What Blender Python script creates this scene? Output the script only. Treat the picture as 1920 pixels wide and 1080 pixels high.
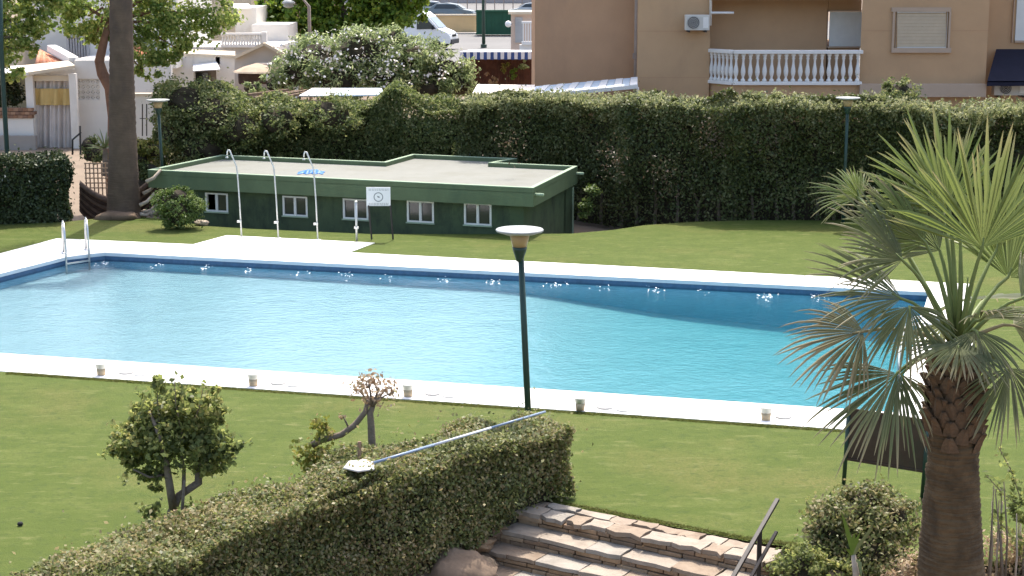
import bpy, math, random
import numpy as np
from mathutils import Vector, Matrix, noise as mnoise

for o in list(bpy.data.objects): bpy.data.objects.remove(o)
SC = bpy.context.scene
COL = SC.collection
R = math.radians
rng = np.random.default_rng(7)
random.seed(7)

# ------------------------------------------------------------------ camera, sky, sun, exposure
CAM_H = 5.97; FPX = 3100.0
TH = math.atan(610.0 / FPX); CT, ST = math.cos(TH), math.sin(TH)
cam_data = bpy.data.cameras.new('camera'); cam = bpy.data.objects.new('camera', cam_data); COL.objects.link(cam)
cam.location = (0, 0, CAM_H); cam.rotation_euler = (math.pi / 2 - TH, 0, 0)
cam_data.sensor_width = 36; cam_data.lens = 36 * FPX / 1920; cam_data.clip_start = 0.1; cam_data.clip_end = 3000
SC.camera = cam
SUN_EL = R(62); SUN_AZ = R(9)            # azimuth measured from straight behind the scene (+Y) towards +X
sun_vec = Vector((math.sin(SUN_AZ) * math.cos(SUN_EL), math.cos(SUN_AZ) * math.cos(SUN_EL), math.sin(SUN_EL)))
W = bpy.data.worlds.new('World'); SC.world = W; W.use_nodes = True
nt = W.node_tree
sky = nt.nodes.new('ShaderNodeTexSky'); sky.sky_type = 'NISHITA'; sky.sun_disc = False
sky.sun_elevation = SUN_EL; sky.sun_rotation = SUN_AZ; sky.air_density = 1.0; sky.dust_density = 4.0; sky.ozone_density = 0.3
nt.links.new(sky.outputs[0], nt.nodes['Background'].inputs[0]); nt.nodes['Background'].inputs[1].default_value = 0.15
sd = bpy.data.lights.new('sun', 'SUN'); sd.energy = 2.35; sd.angle = R(0.55); sd.color = (1.0, 0.945, 0.855)
sun = bpy.data.objects.new('sun', sd); COL.objects.link(sun); sun.rotation_euler = sun_vec.to_track_quat('Z', 'Y').to_euler()
SC.view_settings.view_transform = 'Standard'; SC.view_settings.look = 'None'; SC.view_settings.gamma = 1
SC.view_settings.exposure = 1.3; SC.view_settings.use_curve_mapping = False
SC.cycles.max_bounces = 8; SC.cycles.transparent_max_bounces = 12; SC.cycles.transmission_bounces = 6

# ------------------------------------------------------------------ surveying: a sight line of the photograph met with a level or a depth
def sight(u, v):
    a = (u - 960) / FPX; b = (540 - v) / FPX
    return Vector((a, CT + b * ST, -ST + b * CT))
def G(u, v, z=0.0):
    d = sight(u, v); t = (z - CAM_H) / d.z; return Vector((d.x * t, d.y * t, z))
def D(u, v, Y):
    d = sight(u, v); t = Y / d.y; return Vector((d.x * t, Y, CAM_H + d.z * t))
def onwall(u, v, p0, dr):
    d = sight(u, v); n = Vector((-dr.y, dr.x, 0)); o = Vector((0, 0, CAM_H))
    t = (Vector((p0.x, p0.y, 0)) - Vector((0, 0, 0))).dot(n) / Vector((d.x, d.y, 0)).dot(n)
    return o + d * t

# ------------------------------------------------------------------ materials
MATS = {}
def mat(name, col, rough=0.7, var=0.15, scale=6.0, bump=0.0, bscale=None, metal=0.0, col2=None, spec=0.3, stain=None, stain_scale=1.2, stain_lo=0.5, stain_hi=0.72, bstretch=None):
    if name in MATS: return MATS[name]
    m = bpy.data.materials.new(name); m.use_nodes = True; N = m.node_tree.nodes; L = m.node_tree.links
    p = N['Principled BSDF']; p.inputs['Roughness'].default_value = rough; p.inputs['Metallic'].default_value = metal
    p.inputs['Specular IOR Level'].default_value = spec
    tc = N.new('ShaderNodeTexCoord')
    n1 = N.new('ShaderNodeTexNoise'); n1.inputs['Scale'].default_value = scale; n1.inputs['Detail'].default_value = 7; n1.inputs['Roughness'].default_value = 0.62
    L.new(tc.outputs['Object'], n1.inputs['Vector'])
    mx = N.new('ShaderNodeMix'); mx.data_type = 'RGBA'
    c = Vector(col)
    c2 = Vector(col2) if col2 else c * (1 + var)
    c1 = c if col2 else c * (1 - var)
    mx.inputs[6].default_value = (*c1, 1); mx.inputs[7].default_value = (*c2, 1)
    mr = N.new('ShaderNodeMapRange'); mr.inputs[1].default_value = 0.3; mr.inputs[2].default_value = 0.7
    L.new(n1.outputs[0], mr.inputs[0]); L.new(mr.outputs[0], mx.inputs[0])
    out = mx.outputs[2]
    if stain:
        n2 = N.new('ShaderNodeTexNoise'); n2.inputs['Scale'].default_value = stain_scale; n2.inputs['Detail'].default_value = 8; n2.inputs['Roughness'].default_value = 0.7
        mp = N.new('ShaderNodeMapping'); mp.inputs['Scale'].default_value = (1, 1, 0.45); L.new(tc.outputs['Object'], mp.inputs['Vector']); L.new(mp.outputs[0], n2.inputs['Vector'])
        r2 = N.new('ShaderNodeMapRange'); r2.inputs[1].default_value = stain_lo; r2.inputs[2].default_value = stain_hi; L.new(n2.outputs[0], r2.inputs[0])
        m2 = N.new('ShaderNodeMix'); m2.data_type = 'RGBA'; L.new(r2.outputs[0], m2.inputs[0]); L.new(out, m2.inputs[6]); m2.inputs[7].default_value = (*stain, 1)
        out = m2.outputs[2]
    L.new(out, p.inputs['Base Color'])
    if bump:
        n3 = N.new('ShaderNodeTexNoise'); n3.inputs['Scale'].default_value = bscale or scale * 6; n3.inputs['Detail'].default_value = 6
        if bstretch:
            m3 = N.new('ShaderNodeMapping'); m3.inputs['Scale'].default_value = bstretch; L.new(tc.outputs['Object'], m3.inputs[0]); L.new(m3.outputs[0], n3.inputs['Vector'])
        else: L.new(tc.outputs['Object'], n3.inputs['Vector'])
        b = N.new('ShaderNodeBump'); b.inputs['Strength'].default_value = bump; b.inputs['Distance'].default_value = 0.02
        L.new(n3.outputs[0], b.inputs['Height']); L.new(b.outputs[0], p.inputs['Normal'])
    MATS[name] = m; return m

def leafmat(name, cols, trans=0.45, rough=0.5, spec=0.35, k=1.3):
    """colour differs leaf by leaf"""
    m = bpy.data.materials.new(name); m.use_nodes = True; N = m.node_tree.nodes; L = m.node_tree.links
    p = N['Principled BSDF']; p.inputs['Roughness'].default_value = rough; p.inputs['Specular IOR Level'].default_value = spec
    g = N.new('ShaderNodeNewGeometry'); rp = N.new('ShaderNodeValToRGB')
    e = rp.color_ramp.elements
    while len(e) < len(cols): e.new(0.5)
    for i, c in enumerate(cols): e[i].position = i / (len(cols) - 1); e[i].color = (*[q * k for q in c], 1)
    tc = N.new('ShaderNodeTexCoord'); nz = N.new('ShaderNodeTexNoise'); nz.inputs['Scale'].default_value = 1.6; nz.inputs['Detail'].default_value = 3
    L.new(tc.outputs['Object'], nz.inputs['Vector'])
    ad = N.new('ShaderNodeMath'); ad.operation = 'MULTIPLY_ADD'; L.new(nz.outputs[0], ad.inputs[0]); ad.inputs[1].default_value = 1.5; ad.inputs[2].default_value = -0.75
    a2 = N.new('ShaderNodeMath'); a2.operation = 'ADD'; a2.use_clamp = True; L.new(g.outputs['Random Per Island'], a2.inputs[0]); L.new(ad.outputs[0], a2.inputs[1])
    L.new(a2.outputs[0], rp.inputs[0]); L.new(rp.outputs[0], p.inputs['Base Color'])
    t = N.new('ShaderNodeBsdfTranslucent')
    hs = N.new('ShaderNodeHueSaturation'); hs.inputs['Saturation'].default_value = 1.05; hs.inputs['Value'].default_value = 1.1; hs.inputs['Hue'].default_value = 0.492
    L.new(rp.outputs[0], hs.inputs['Color']); L.new(hs.outputs[0], t.inputs['Color'])
    ms = N.new('ShaderNodeMixShader'); ms.inputs[0].default_value = trans
    L.new(p.outputs[0], ms.inputs[1]); L.new(t.outputs[0], ms.inputs[2]); L.new(ms.outputs[0], N['Material Output'].inputs['Surface'])
    return m

M_white = mat('white_deck_paint', (0.80, 0.79, 0.76), 0.75, 0.03, 3, 0.15, 60, stain=(0.68, 0.66, 0.61), stain_scale=1.6, stain_lo=0.56, stain_hi=0.85)
M_plaster = mat('white_plaster', (0.70, 0.67, 0.62), 0.9, 0.06, 1.5, 0.2, 40, stain=(0.48, 0.44, 0.38), stain_scale=0.8, stain_lo=0.55, stain_hi=0.85)
M_plaster2 = mat('cream_plaster', (0.62, 0.53, 0.40), 0.9, 0.08, 1.5, 0.2, 40)
M_pinkp = mat('pink_plaster', (0.58, 0.36, 0.26), 0.9, 0.08, 1.5, 0.2, 40)
M_ochre = mat('ochre_plaster', (0.60, 0.42, 0.22), 0.9, 0.08, 1.0)
M_apt = mat('tan_render', (0.50, 0.325, 0.185), 0.9, 0.05, 1.2, 0.25, 50, stain=(0.44, 0.285, 0.165), stain_scale=0.7)
M_apt2 = mat('brown_render', (0.46, 0.28, 0.165), 0.9, 0.06, 1.2, 0.25, 50, stain=(0.40, 0.245, 0.15), stain_scale=0.7)
M_apt3 = mat('base_render', (0.46, 0.35, 0.26), 0.9, 0.06, 1.2, 0.25, 50)
M_balw = mat('white_masonry', (0.78, 0.76, 0.72), 0.7, 0.04, 4)
M_gdark = mat('green_wall_paint', (0.062, 0.094, 0.047), 0.75, 0.12, 2.0, 0.25, 40, stain=(0.032, 0.048, 0.03), stain_scale=2.2, stain_lo=0.46, stain_hi=0.66)
M_glite = mat('green_fascia_paint', (0.108, 0.150, 0.078), 0.7, 0.10, 2.0, 0.2, 40, stain=(0.085, 0.125, 0.07), stain_scale=1.8)
M_gtop = mat('pale_green_edge_paint', (0.30, 0.39, 0.27), 0.7, 0.1, 3.0)
M_roof = mat('roof_screed', (0.225, 0.229, 0.205), 0.9, 0.05, 1.5, 0.2, 40, stain=(0.195, 0.195, 0.165), stain_scale=0.8)
M_gpole = mat('green_pole_paint', (0.015, 0.045, 0.032), 0.45, 0.15, 8, spec=0.5)
M_cup = mat('amber_lamp_glass', (0.44, 0.32, 0.17), 0.45, 0.1, 6)
M_shade = mat('lamp_disc_paint', (0.36, 0.375, 0.365), 0.5, 0.05, 8, stain=(0.28, 0.28, 0.26), stain_scale=6)
M_steel = mat('steel', (0.62, 0.62, 0.60), 0.28, 0.05, 8, metal=0.9)
M_galv = mat('galvanised', (0.55, 0.56, 0.54), 0.45, 0.08, 8, metal=0.5)
M_frame = mat('white_window_frame', (0.72, 0.72, 0.68), 0.5, 0.05, 8)
M_glass = mat('dark_glass', (0.03, 0.035, 0.035), 0.12, 0.2, 2, spec=0.6)
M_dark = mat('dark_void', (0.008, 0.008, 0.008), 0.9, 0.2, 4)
M_iron = mat('black_iron', (0.035, 0.03, 0.028), 0.5, 0.2, 8, spec=0.4)
M_brown = mat('brown_board', (0.075, 0.045, 0.03), 0.6, 0.25, 3, 0.2, 30, stain=(0.05, 0.05, 0.03), stain_scale=2.5)
M_wood = mat('weathered_wood', (0.22, 0.15, 0.10), 0.85, 0.3, 6, 0.4, 30)
M_palew = mat('pale_dead_wood', (0.42, 0.35, 0.27), 0.9, 0.25, 6, 0.4, 30)
M_bark = mat('grey_bark', (0.20, 0.16, 0.12), 0.95, 0.3, 9, 0.6, 40)
M_redbark = mat('reddish_bark', (0.23, 0.12, 0.08), 0.95, 0.25, 5, 0.5, 30)
M_trunk = mat('palm_bark', (0.12, 0.08, 0.042), 0.95, 0.35, 6, 1.0, 9, stain=(0.062, 0.042, 0.026), stain_scale=5, bstretch=(1, 1, 7))
M_boot = mat('palm_boot', (0.14, 0.092, 0.055), 0.9, 0.35, 9, 0.6, 40, stain=(0.07, 0.045, 0.03), stain_scale=6)
M_soil = mat('dry_soil', (0.15, 0.105, 0.07), 0.95, 0.3, 3, 0.7, 20, stain=(0.25, 0.18, 0.12), stain_scale=1.3)
M_stoneA = [mat('flagstone_%d' % i, c, 0.9, 0.16, 4, 0.5, 25, stain=s, stain_scale=3.0) for i, (c, s) in enumerate([
    ((0.30, 0.24, 0.185), (0.20, 0.15, 0.11)), ((0.33, 0.28, 0.225), (0.23, 0.19, 0.15)), ((0.27, 0.21, 0.155), (0.19, 0.135, 0.095)), ((0.31, 0.28, 0.24), (0.21, 0.185, 0.155))])]
M_riser = [mat('riser_stone_%d' % i, c, 0.95, 0.3, 5, 0.7, 25) for i, c in enumerate([(0.26, 0.17, 0.10), (0.30, 0.20, 0.12), (0.21, 0.145, 0.095), (0.33, 0.235, 0.15)])]
M_mortar = mat('mortar', (0.17, 0.135, 0.10), 0.95, 0.2, 8, 0.4, 40)
M_tile = mat('terracotta_tile', (0.50, 0.19, 0.10), 0.85, 0.25, 5)
M_asph = mat('pale_asphalt', (0.175, 0.17, 0.163), 0.9, 0.08, 0.3, stain=(0.15, 0.145, 0.14), stain_scale=0.12)
M_ground = mat('ground_soil', (0.22, 0.17, 0.125), 0.95, 0.2, 0.8, 0.4, 8)
M_sheet = mat('white_sheet', (0.72, 0.73, 0.72), 0.6, 0.06, 2, stain=(0.55, 0.55, 0.52), stain_scale=2)
M_bsheet = mat('bluish_sheet', (0.50, 0.60, 0.68), 0.5, 0.08, 2)
M_blue = mat('blue_tarp', (0.03, 0.16, 0.45), 0.5, 0.25, 9)
M_blue2 = mat('blue_pole', (0.24, 0.31, 0.42), 0.35, 0.1, 9)
M_net = mat('net_mesh', (0.62, 0.58, 0.53), 0.9, 0.15, 12)
M_cont = mat('container_green', (0.02, 0.085, 0.045), 0.6, 0.15, 1.5)
M_van = mat('van_white', (0.80, 0.80, 0.79), 0.25, 0.02, 2, spec=0.5)
M_rubber = mat('rubber', (0.02, 0.02, 0.02), 0.8, 0.2, 8)
M_carg = mat('car_grey', (0.14, 0.18, 0.20), 0.3, 0.05, 3, spec=0.5)
M_cars = mat('car_silver', (0.42, 0.45, 0.46), 0.3, 0.05, 3, spec=0.5)
M_navy = mat('navy_canvas', (0.012, 0.013, 0.028), 0.85, 0.2, 3)
M_stripeB = mat('awning_blue', (0.035, 0.07, 0.20), 0.85, 0.15, 3)
M_stripeW = mat('awning_white', (0.55, 0.58, 0.60), 0.85, 0.08, 3)
M_reed = mat('brown_reed', (0.085, 0.04, 0.03), 0.95, 0.4, 4)
M_tan = mat('tan_cloth', (0.42, 0.33, 0.24), 0.9, 0.15, 3)
M_yell = mat('yellow_cloth', (0.55, 0.40, 0.16), 0.8, 0.1, 3)
M_curtain = mat('white_curtain', (0.60, 0.55, 0.52), 0.85, 0.1, 2)
M_shutter = mat('grey_shutter', (0.42, 0.42, 0.42), 0.6, 0.06, 3)
M_blind = mat('cream_blind', (0.52, 0.43, 0.31), 0.7, 0.06, 4)
M_blindw = mat('white_blind', (0.66, 0.68, 0.66), 0.6, 0.05, 4)
M_ham = mat('brown_netting', (0.075, 0.05, 0.042), 0.9, 0.4, 10)
M_sand = mat('sand', (0.52, 0.40, 0.26), 0.95, 0.15, 20)
M_cupw = mat('clear_plastic', (0.70, 0.68, 0.62), 0.4, 0.08, 9)
M_lid = mat('grey_lid', (0.40, 0.39, 0.37), 0.7, 0.1, 9)
M_ac = mat('ac_casing', (0.60, 0.58, 0.53), 0.5, 0.04, 5)
M_pot = mat('white_print', (0.74, 0.75, 0.74), 0.6, 0.04, 5)
M_ink = mat('grey_ink', (0.22, 0.24, 0.24), 0.7, 0.1, 9)
M_pipe = mat('grey_pipe', (0.30, 0.24, 0.20), 0.6, 0.1, 6)
M_rock = mat('brown_rock', (0.23, 0.165, 0.115), 0.95, 0.25, 3, 0.6, 14, stain=(0.14, 0.10, 0.07), stain_scale=2)
M_flower = mat('white_flower', (0.75, 0.72, 0.68), 0.8, 0.05, 9)
M_twig = mat('hedge_twigs', (0.045, 0.037, 0.024), 1.0, 0.4, 5)
M_glint = mat('froth', (0.55, 0.64, 0.68), 0.4, 0.1, 9)  # pale tone carries the painted sparkle as well as the froth
M_lens = mat('headlight_glass', (0.25, 0.27, 0.3), 0.15, 0.1, 4, spec=0.6)
M_globe = mat('white_globe', (0.78, 0.78, 0.76), 0.3, 0.02, 4)

L_hedge = leafmat('hedge_leaf', [(0.030, 0.040, 0.013), (0.055, 0.072, 0.022), (0.085, 0.105, 0.036), (0.125, 0.125, 0.055)], 0.40, k=1.4)
L_hedge2 = leafmat('pittosporum_leaf', [(0.035, 0.050, 0.017), (0.065, 0.085, 0.028), (0.10, 0.12, 0.045), (0.17, 0.17, 0.08)], 0.5, k=2.0)
L_dark = leafmat('dark_hedge_leaf', [(0.014, 0.024, 0.010), (0.028, 0.042, 0.016), (0.045, 0.062, 0.024), (0.06, 0.075, 0.03)], 0.2)
L_near = leafmat('clipped_hedge_leaf', [(0.038, 0.045, 0.016), (0.07, 0.082, 0.027), (0.11, 0.13, 0.042), (0.15, 0.125, 0.065), (0.19, 0.17, 0.09)], 0.45, 0.45, k=2.0)
L_tree = leafmat('tree_leaf', [(0.05, 0.075, 0.02), (0.085, 0.12, 0.032), (0.14, 0.17, 0.055), (0.17, 0.17, 0.06)], 0.65, k=2.7)
L_bright = leafmat('bright_tree_leaf', [(0.05, 0.10, 0.012), (0.085, 0.155, 0.02), (0.13, 0.205, 0.03), (0.20, 0.25, 0.04)], 0.45)
L_olean = leafmat('oleander_leaf', [(0.05, 0.07, 0.03), (0.085, 0.11, 0.05), (0.13, 0.155, 0.075), (0.18, 0.20, 0.11)], 0.6, k=2.7)
L_small = leafmat('small_tree_leaf', [(0.030, 0.038, 0.014), (0.058, 0.070, 0.024), (0.09, 0.105, 0.035), (0.13, 0.125, 0.05)], 0.6, 0.45, 0.3, 3.1)
L_bush = leafmat('bush_leaf', [(0.05, 0.085, 0.02), (0.085, 0.13, 0.03), (0.12, 0.17, 0.045), (0.17, 0.21, 0.08)], 0.35)
L_yel = leafmat('yellowish_leaf', [(0.10, 0.12, 0.025), (0.16, 0.18, 0.04), (0.24, 0.23, 0.06), (0.27, 0.18, 0.08)], 0.4)
L_grass = leafmat('grass_blade', [(0.13, 0.155, 0.04), (0.15, 0.175, 0.046), (0.165, 0.185, 0.055), (0.20, 0.20, 0.075)], 0.55, 0.7, 0.1, 0.8)
L_lit_shoot = leafmat('lit_new_shoot_leaf', [(0.11, 0.13, 0.05), (0.16, 0.18, 0.08), (0.21, 0.22, 0.115), (0.25, 0.25, 0.15)], 0.5, k=1.55)  # paleness holds both new growth and the tall hedge top's sunlight
L_brown = leafmat('brown_leaf', [(0.07, 0.05, 0.03), (0.10, 0.07, 0.045), (0.13, 0.095, 0.06), (0.09, 0.085, 0.04)], 0.25)
L_dry = leafmat('dry_leaf', [(0.25, 0.17, 0.10), (0.34, 0.25, 0.16), (0.40, 0.30, 0.20), (0.22, 0.22, 0.08)], 0.3)

# lawn
def lawn_material():
    m = bpy.data.materials.new('lawn'); m.use_nodes = True; N = m.node_tree.nodes; L = m.node_tree.links; p = N['Principled BSDF']
    p.inputs['Roughness'].default_value = 0.85; p.inputs['Specular IOR Level'].default_value = 0.15
    tc = N.new('ShaderNodeTexCoord')
    def noise(sc, det=6, rough=0.65, stretch=None):
        n = N.new('ShaderNodeTexNoise'); n.inputs['Scale'].default_value = sc; n.inputs['Detail'].default_value = det; n.inputs['Roughness'].default_value = rough
        if stretch:
            mp = N.new('ShaderNodeMapping'); mp.inputs['Scale'].default_value = stretch; mp.inputs['Rotation'].default_value = (0, 0, R(14)); L.new(tc.outputs['Object'], mp.inputs[0]); L.new(mp.outputs[0], n.inputs[0])
        else: L.new(tc.outputs['Object'], n.inputs[0])
        return n.outputs[0]
    def rng_(s, a, b):
        r = N.new('ShaderNodeMapRange'); r.inputs[1].default_value = a; r.inputs[2].default_value = b; L.new(s, r.inputs[0]); return r.outputs[0]
    def mix(f, a, b):
        x = N.new('ShaderNodeMix'); x.data_type = 'RGBA'; L.new(f, x.inputs[0])
        for i, c in ((6, a), (7, b)):
            if isinstance(c, tuple): x.inputs[i].default_value = (*c, 1)
            else: L.new(c, x.inputs[i])
        return x.outputs[2]
    c = mix(rng_(noise(2.4, 7, 0.7), 0.32, 0.68), (0.0659, 0.0933, 0.0165), (0.0921, 0.1214, 0.0252))
    c = mix(rng_(noise(1.0, 6, 0.65, (0.8, 2.2, 1)), 0.50, 0.66), c, (0.1200, 0.1406, 0.0370))
    c = mix(rng_(noise(0.30, 6, 0.62), 0.52, 0.66), c, (0.1395, 0.1310, 0.0413))
    c = mix(rng_(noise(30, 4, 0.7), 0.35, 0.7), c, (0.0698, 0.0991, 0.0157))
    c = mix(rng_(noise(7.0, 5, 0.7), 0.52, 0.72), c, (0.055, 0.082, 0.018))
    c = mix(rng_(noise(3.2, 6, 0.7, (0.7, 1.9, 1)), 0.56, 0.70), c, (0.150, 0.160, 0.055))
    L.new(c, p.inputs['Base Color'])
    b = N.new('ShaderNodeBump'); b.inputs['Strength'].default_value = 0.7; b.inputs['Distance'].default_value = 0.03
    L.new(noise(45, 5, 0.7), b.inputs['Height']); L.new(b.outputs[0], p.inputs['Normal'])
    return m
M_lawn = lawn_material()

def water_material():
    m = bpy.data.materials.new('pool_water'); m.use_nodes = True; N = m.node_tree.nodes; L = m.node_tree.links
    N.remove(N['Principled BSDF']); out = N['Material Output']
    tr = N.new('ShaderNodeBsdfTransparent'); tr.inputs[0].default_value = (0.72, 0.735, 0.75, 1)   # losses at the surface and the spread of rays leaving water
    gl = N.new('ShaderNodeBsdfGlossy'); gl.inputs['Roughness'].default_value = 0.06
    fr = N.new('ShaderNodeFresnel'); fr.inputs['IOR'].default_value = 1.21
    tc = N.new('ShaderNodeTexCoord')
    mp = N.new('ShaderNodeMapping'); mp.inputs['Rotation'].default_value = (0, 0, R(-15)); mp.inputs['Scale'].default_value = (1.0, 1.25, 1); L.new(tc.outputs['Object'], mp.inputs[0])
    n1 = N.new('ShaderNodeTexNoise'); n1.inputs['Scale'].default_value = 6.5; n1.inputs['Detail'].default_value = 4; n1.inputs['Roughness'].default_value = 0.55; n1.inputs['Distortion'].default_value = 0.6; L.new(mp.outputs[0], n1.inputs[0])
    n2 = N.new('ShaderNodeTexNoise'); n2.inputs['Scale'].default_value = 0.9; n2.inputs['Detail'].default_value = 3; L.new(mp.outputs[0], n2.inputs[0])
    ad = N.new('ShaderNodeMath'); ad.operation = 'MULTIPLY_ADD'; ad.inputs[1].default_value = 1.6; L.new(n2.outputs[0], ad.inputs[0]); L.new(n1.outputs[0], ad.inputs[2])
    b = N.new('ShaderNodeBump'); b.inputs['Strength'].default_value = 0.20; b.inputs['Distance'].default_value = 0.08; L.new(ad.outputs[0], b.inputs['Height'])
    L.new(b.outputs[0], gl.inputs['Normal']); L.new(b.outputs[0], fr.inputs['Normal'])
    ms = N.new('ShaderNodeMixShader'); L.new(fr.outputs[0], ms.inputs[0]); L.new(tr.outputs[0], ms.inputs[1]); L.new(gl.outputs[0], ms.inputs[2])
    L.new(ms.outputs[0], out.inputs['Surface'])
    va = N.new('ShaderNodeVolumeAbsorption'); va.inputs['Color'].default_value = (0.22, 0.90, 1.0, 1); va.inputs['Density'].default_value = 0.60
    vs_ = N.new('ShaderNodeVolumeScatter'); vs_.inputs['Color'].default_value = (0.12, 0.62, 1.0, 1); vs_.inputs['Density'].default_value = 0.20
    ads = N.new('ShaderNodeAddShader'); L.new(va.outputs[0], ads.inputs[0]); L.new(vs_.outputs[0], ads.inputs[1])
    L.new(ads.outputs[0], out.inputs['Volume'])
    return m
M_water = water_material()
def basin_material():
    m = mat('pool_mosaic', (0.52, 0.595, 0.675), 0.6, 0.06, 5)
    return m
M_basin = basin_material()
M_band = mat('waterline_tile', (0.05, 0.115, 0.22), 0.3, 0.2, 10, spec=0.5)
M_coping_shade = mat('shaded_coping_edge', (0.56, 0.64, 0.68), 0.7, 0.05, 6)  # bluish grey puts the shade on the coping's pool face into the colour

# ------------------------------------------------------------------ mesh helpers
class MB:
    def __init__(s): s.v = []; s.f = []
    def add(s, vs, fs):
        o = len(s.v); s.v += [tuple(v) for v in vs]; s.f += [tuple(i + o for i in f) for f in fs]; return s
    def box(s, c, size, rz=0.0, M=None):
        x, y, z = (d / 2 for d in size); vs = []
        for sx, sy, sz in ((-1,-1,-1),(1,-1,-1),(1,1,-1),(-1,1,-1),(-1,-1,1),(1,-1,1),(1,1,1),(-1,1,1)):
            p = Vector((sx*x, sy*y, sz*z))
            if M is not None: p = M @ p
            elif rz: p = Matrix.Rotation(rz, 3, 'Z') @ p
            vs.append(p + Vector(c))
        return s.add(vs, [(0,3,2,1),(4,5,6,7),(0,1,5,4),(1,2,6,5),(2,3,7,6),(3,0,4,7)])
    def beam(s, a, b, w, h):
        a = Vector(a); b = Vector(b); d = b - a; L = d.length
        q = d.to_track_quat('X', 'Z').to_matrix()
        return s.box((a + b) / 2, (L, w, h), M=q)
    def prism(s, poly, z0, z1):
        n = len(poly)
        A = sum(poly[i][0]*poly[(i+1)%n][1] - poly[(i+1)%n][0]*poly[i][1] for i in range(n))
        if A < 0: poly = list(reversed(poly))
        zf0 = z0 if callable(z0) else (lambda x, y: z0); zf1 = z1 if callable(z1) else (lambda x, y: z1)
        vs = [(p[0], p[1], zf0(p[0], p[1])) for p in poly] + [(p[0], p[1], zf1(p[0], p[1])) for p in poly]
        fs = [tuple(reversed(range(n))), tuple(range(n, 2*n))] + [(i, (i+1)%n, n+(i+1)%n, n+i) for i in range(n)]
        return s.add(vs, fs)
    def extr(s, poly, d):                 # planar 3D polygon extruded by vector d
        n = len(poly); d = Vector(d); vs = [Vector(p) for p in poly] + [Vector(p) + d for p in poly]
        return s.add(vs, [tuple(reversed(range(n))), tuple(range(n, 2*n))] + [(i, (i+1)%n, n+(i+1)%n, n+i) for i in range(n)])
    def tube(s, pts, r, n=8, caps=True):
        pts = [Vector(p) for p in pts]; m = len(pts); rs = r if isinstance(r, (list, tuple)) else [r]*m
        vs = []; prev = None
        for i, p in enumerate(pts):
            t = (pts[min(i+1, m-1)] - pts[max(i-1, 0)]).normalized()
            if prev is None: a = t.orthogonal().normalized()
            else: a = (prev - t * prev.dot(t)).normalized()
            prev = a; b = t.cross(a)
            for k in range(n):
                w = 2*math.pi*k/n; vs.append(p + (a*math.cos(w) + b*math.sin(w))*rs[i])
        fs = [(i*n+k, i*n+(k+1)%n, (i+1)*n+(k+1)%n, (i+1)*n+k) for i in range(m-1) for k in range(n)]
        if caps: fs += [tuple(reversed(range(n))), tuple(range((m-1)*n, m*n))]
        return s.add(vs, fs)
    def lathe(s, prof, n=20, c=(0,0,0)):
        vs = []; c = Vector(c)
        for r_, z in prof:
            for k in range(n):
                w = 2*math.pi*k/n; vs.append(c + Vector((r_*math.cos(w), r_*math.sin(w), z)))
        m = len(prof)
        fs = [(i*n+k, i*n+(k+1)%n, (i+1)*n+(k+1)%n, (i+1)*n+k) for i in range(m-1) for k in range(n)]
        fs += [tuple(reversed(range(n))), tuple(range((m-1)*n, m*n))]
        return s.add(vs, fs)
    def blob(s, c, r, amp=0.2, seed=0, nu=14, nv=9, freq=1.3):
        vs = []; c = Vector(c)
        for j in range(nv+1):
            ph = math.pi*j/nv
            for k in range(nu):
                w = 2*math.pi*k/nu; d = Vector((math.sin(ph)*math.cos(w), math.sin(ph)*math.sin(w), math.cos(ph)))
                q = 1 + amp*mnoise.noise(d*freq + Vector((seed*3.7, seed*1.3, 0))); vs.append(c + Vector((d.x*r[0]*q, d.y*r[1]*q, d.z*r[2]*q)))
        fs = [(j*nu+k, (j+1)*nu+k, (j+1)*nu+(k+1)%nu, j*nu+(k+1)%nu) for j in range(nv) for k in range(nu)]
        return s.add(vs, fs)
    def build(s, name, m, parent=None, smooth=False, bevel=0.0, world=True):
        me = bpy.data.meshes.new(name)
        off = Vector((0,0,0))
        if parent is not None and world: off = wloc(parent)
        me.from_pydata([tuple(Vector(v) - off) for v in s.v], [], s.f); me.materials.append(m)
        if smooth: me.polygons.foreach_set('use_smooth', [True]*len(me.polygons))
        return link(name, me, parent, bevel)
def wloc(o):
    p = Vector((0,0,0))
    while o is not None: p += o.location; o = o.parent
    return p
def link(name, me, parent=None, bevel=0.0):
    o = bpy.data.objects.new(name, me); COL.objects.link(o)
    if parent is not None: o.parent = parent
    if bevel:
        b = o.modifiers.new('bevel', 'BEVEL'); b.width = bevel; b.segments = 2; b.limit_method = 'ANGLE'
    return o
def T(name, label, cat, loc, group=None, rz=0.0):
    o = bpy.data.objects.new(name, None); COL.objects.link(o); o.location = loc; o.rotation_euler = (0,0,rz); o.empty_display_size = 0.2
    return tag(o, label, cat, group)
def tag(o, label, cat, group=None):
    o['label'] = label; o['category'] = cat
    if group: o['group'] = group
    return o
def struct(o): o['kind'] = 'structure'; return o
def copy_tree(o, loc, rz=0.0, label=None, parent=None):
    c = o.copy(); COL.objects.link(c); c.parent = parent
    if parent is None: c.location = loc; c.rotation_euler = (0,0,rz)
    if label: c['label'] = label
    for ch in list(o.children): copy_tree(ch, None, 0, None, c)
    return c

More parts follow.
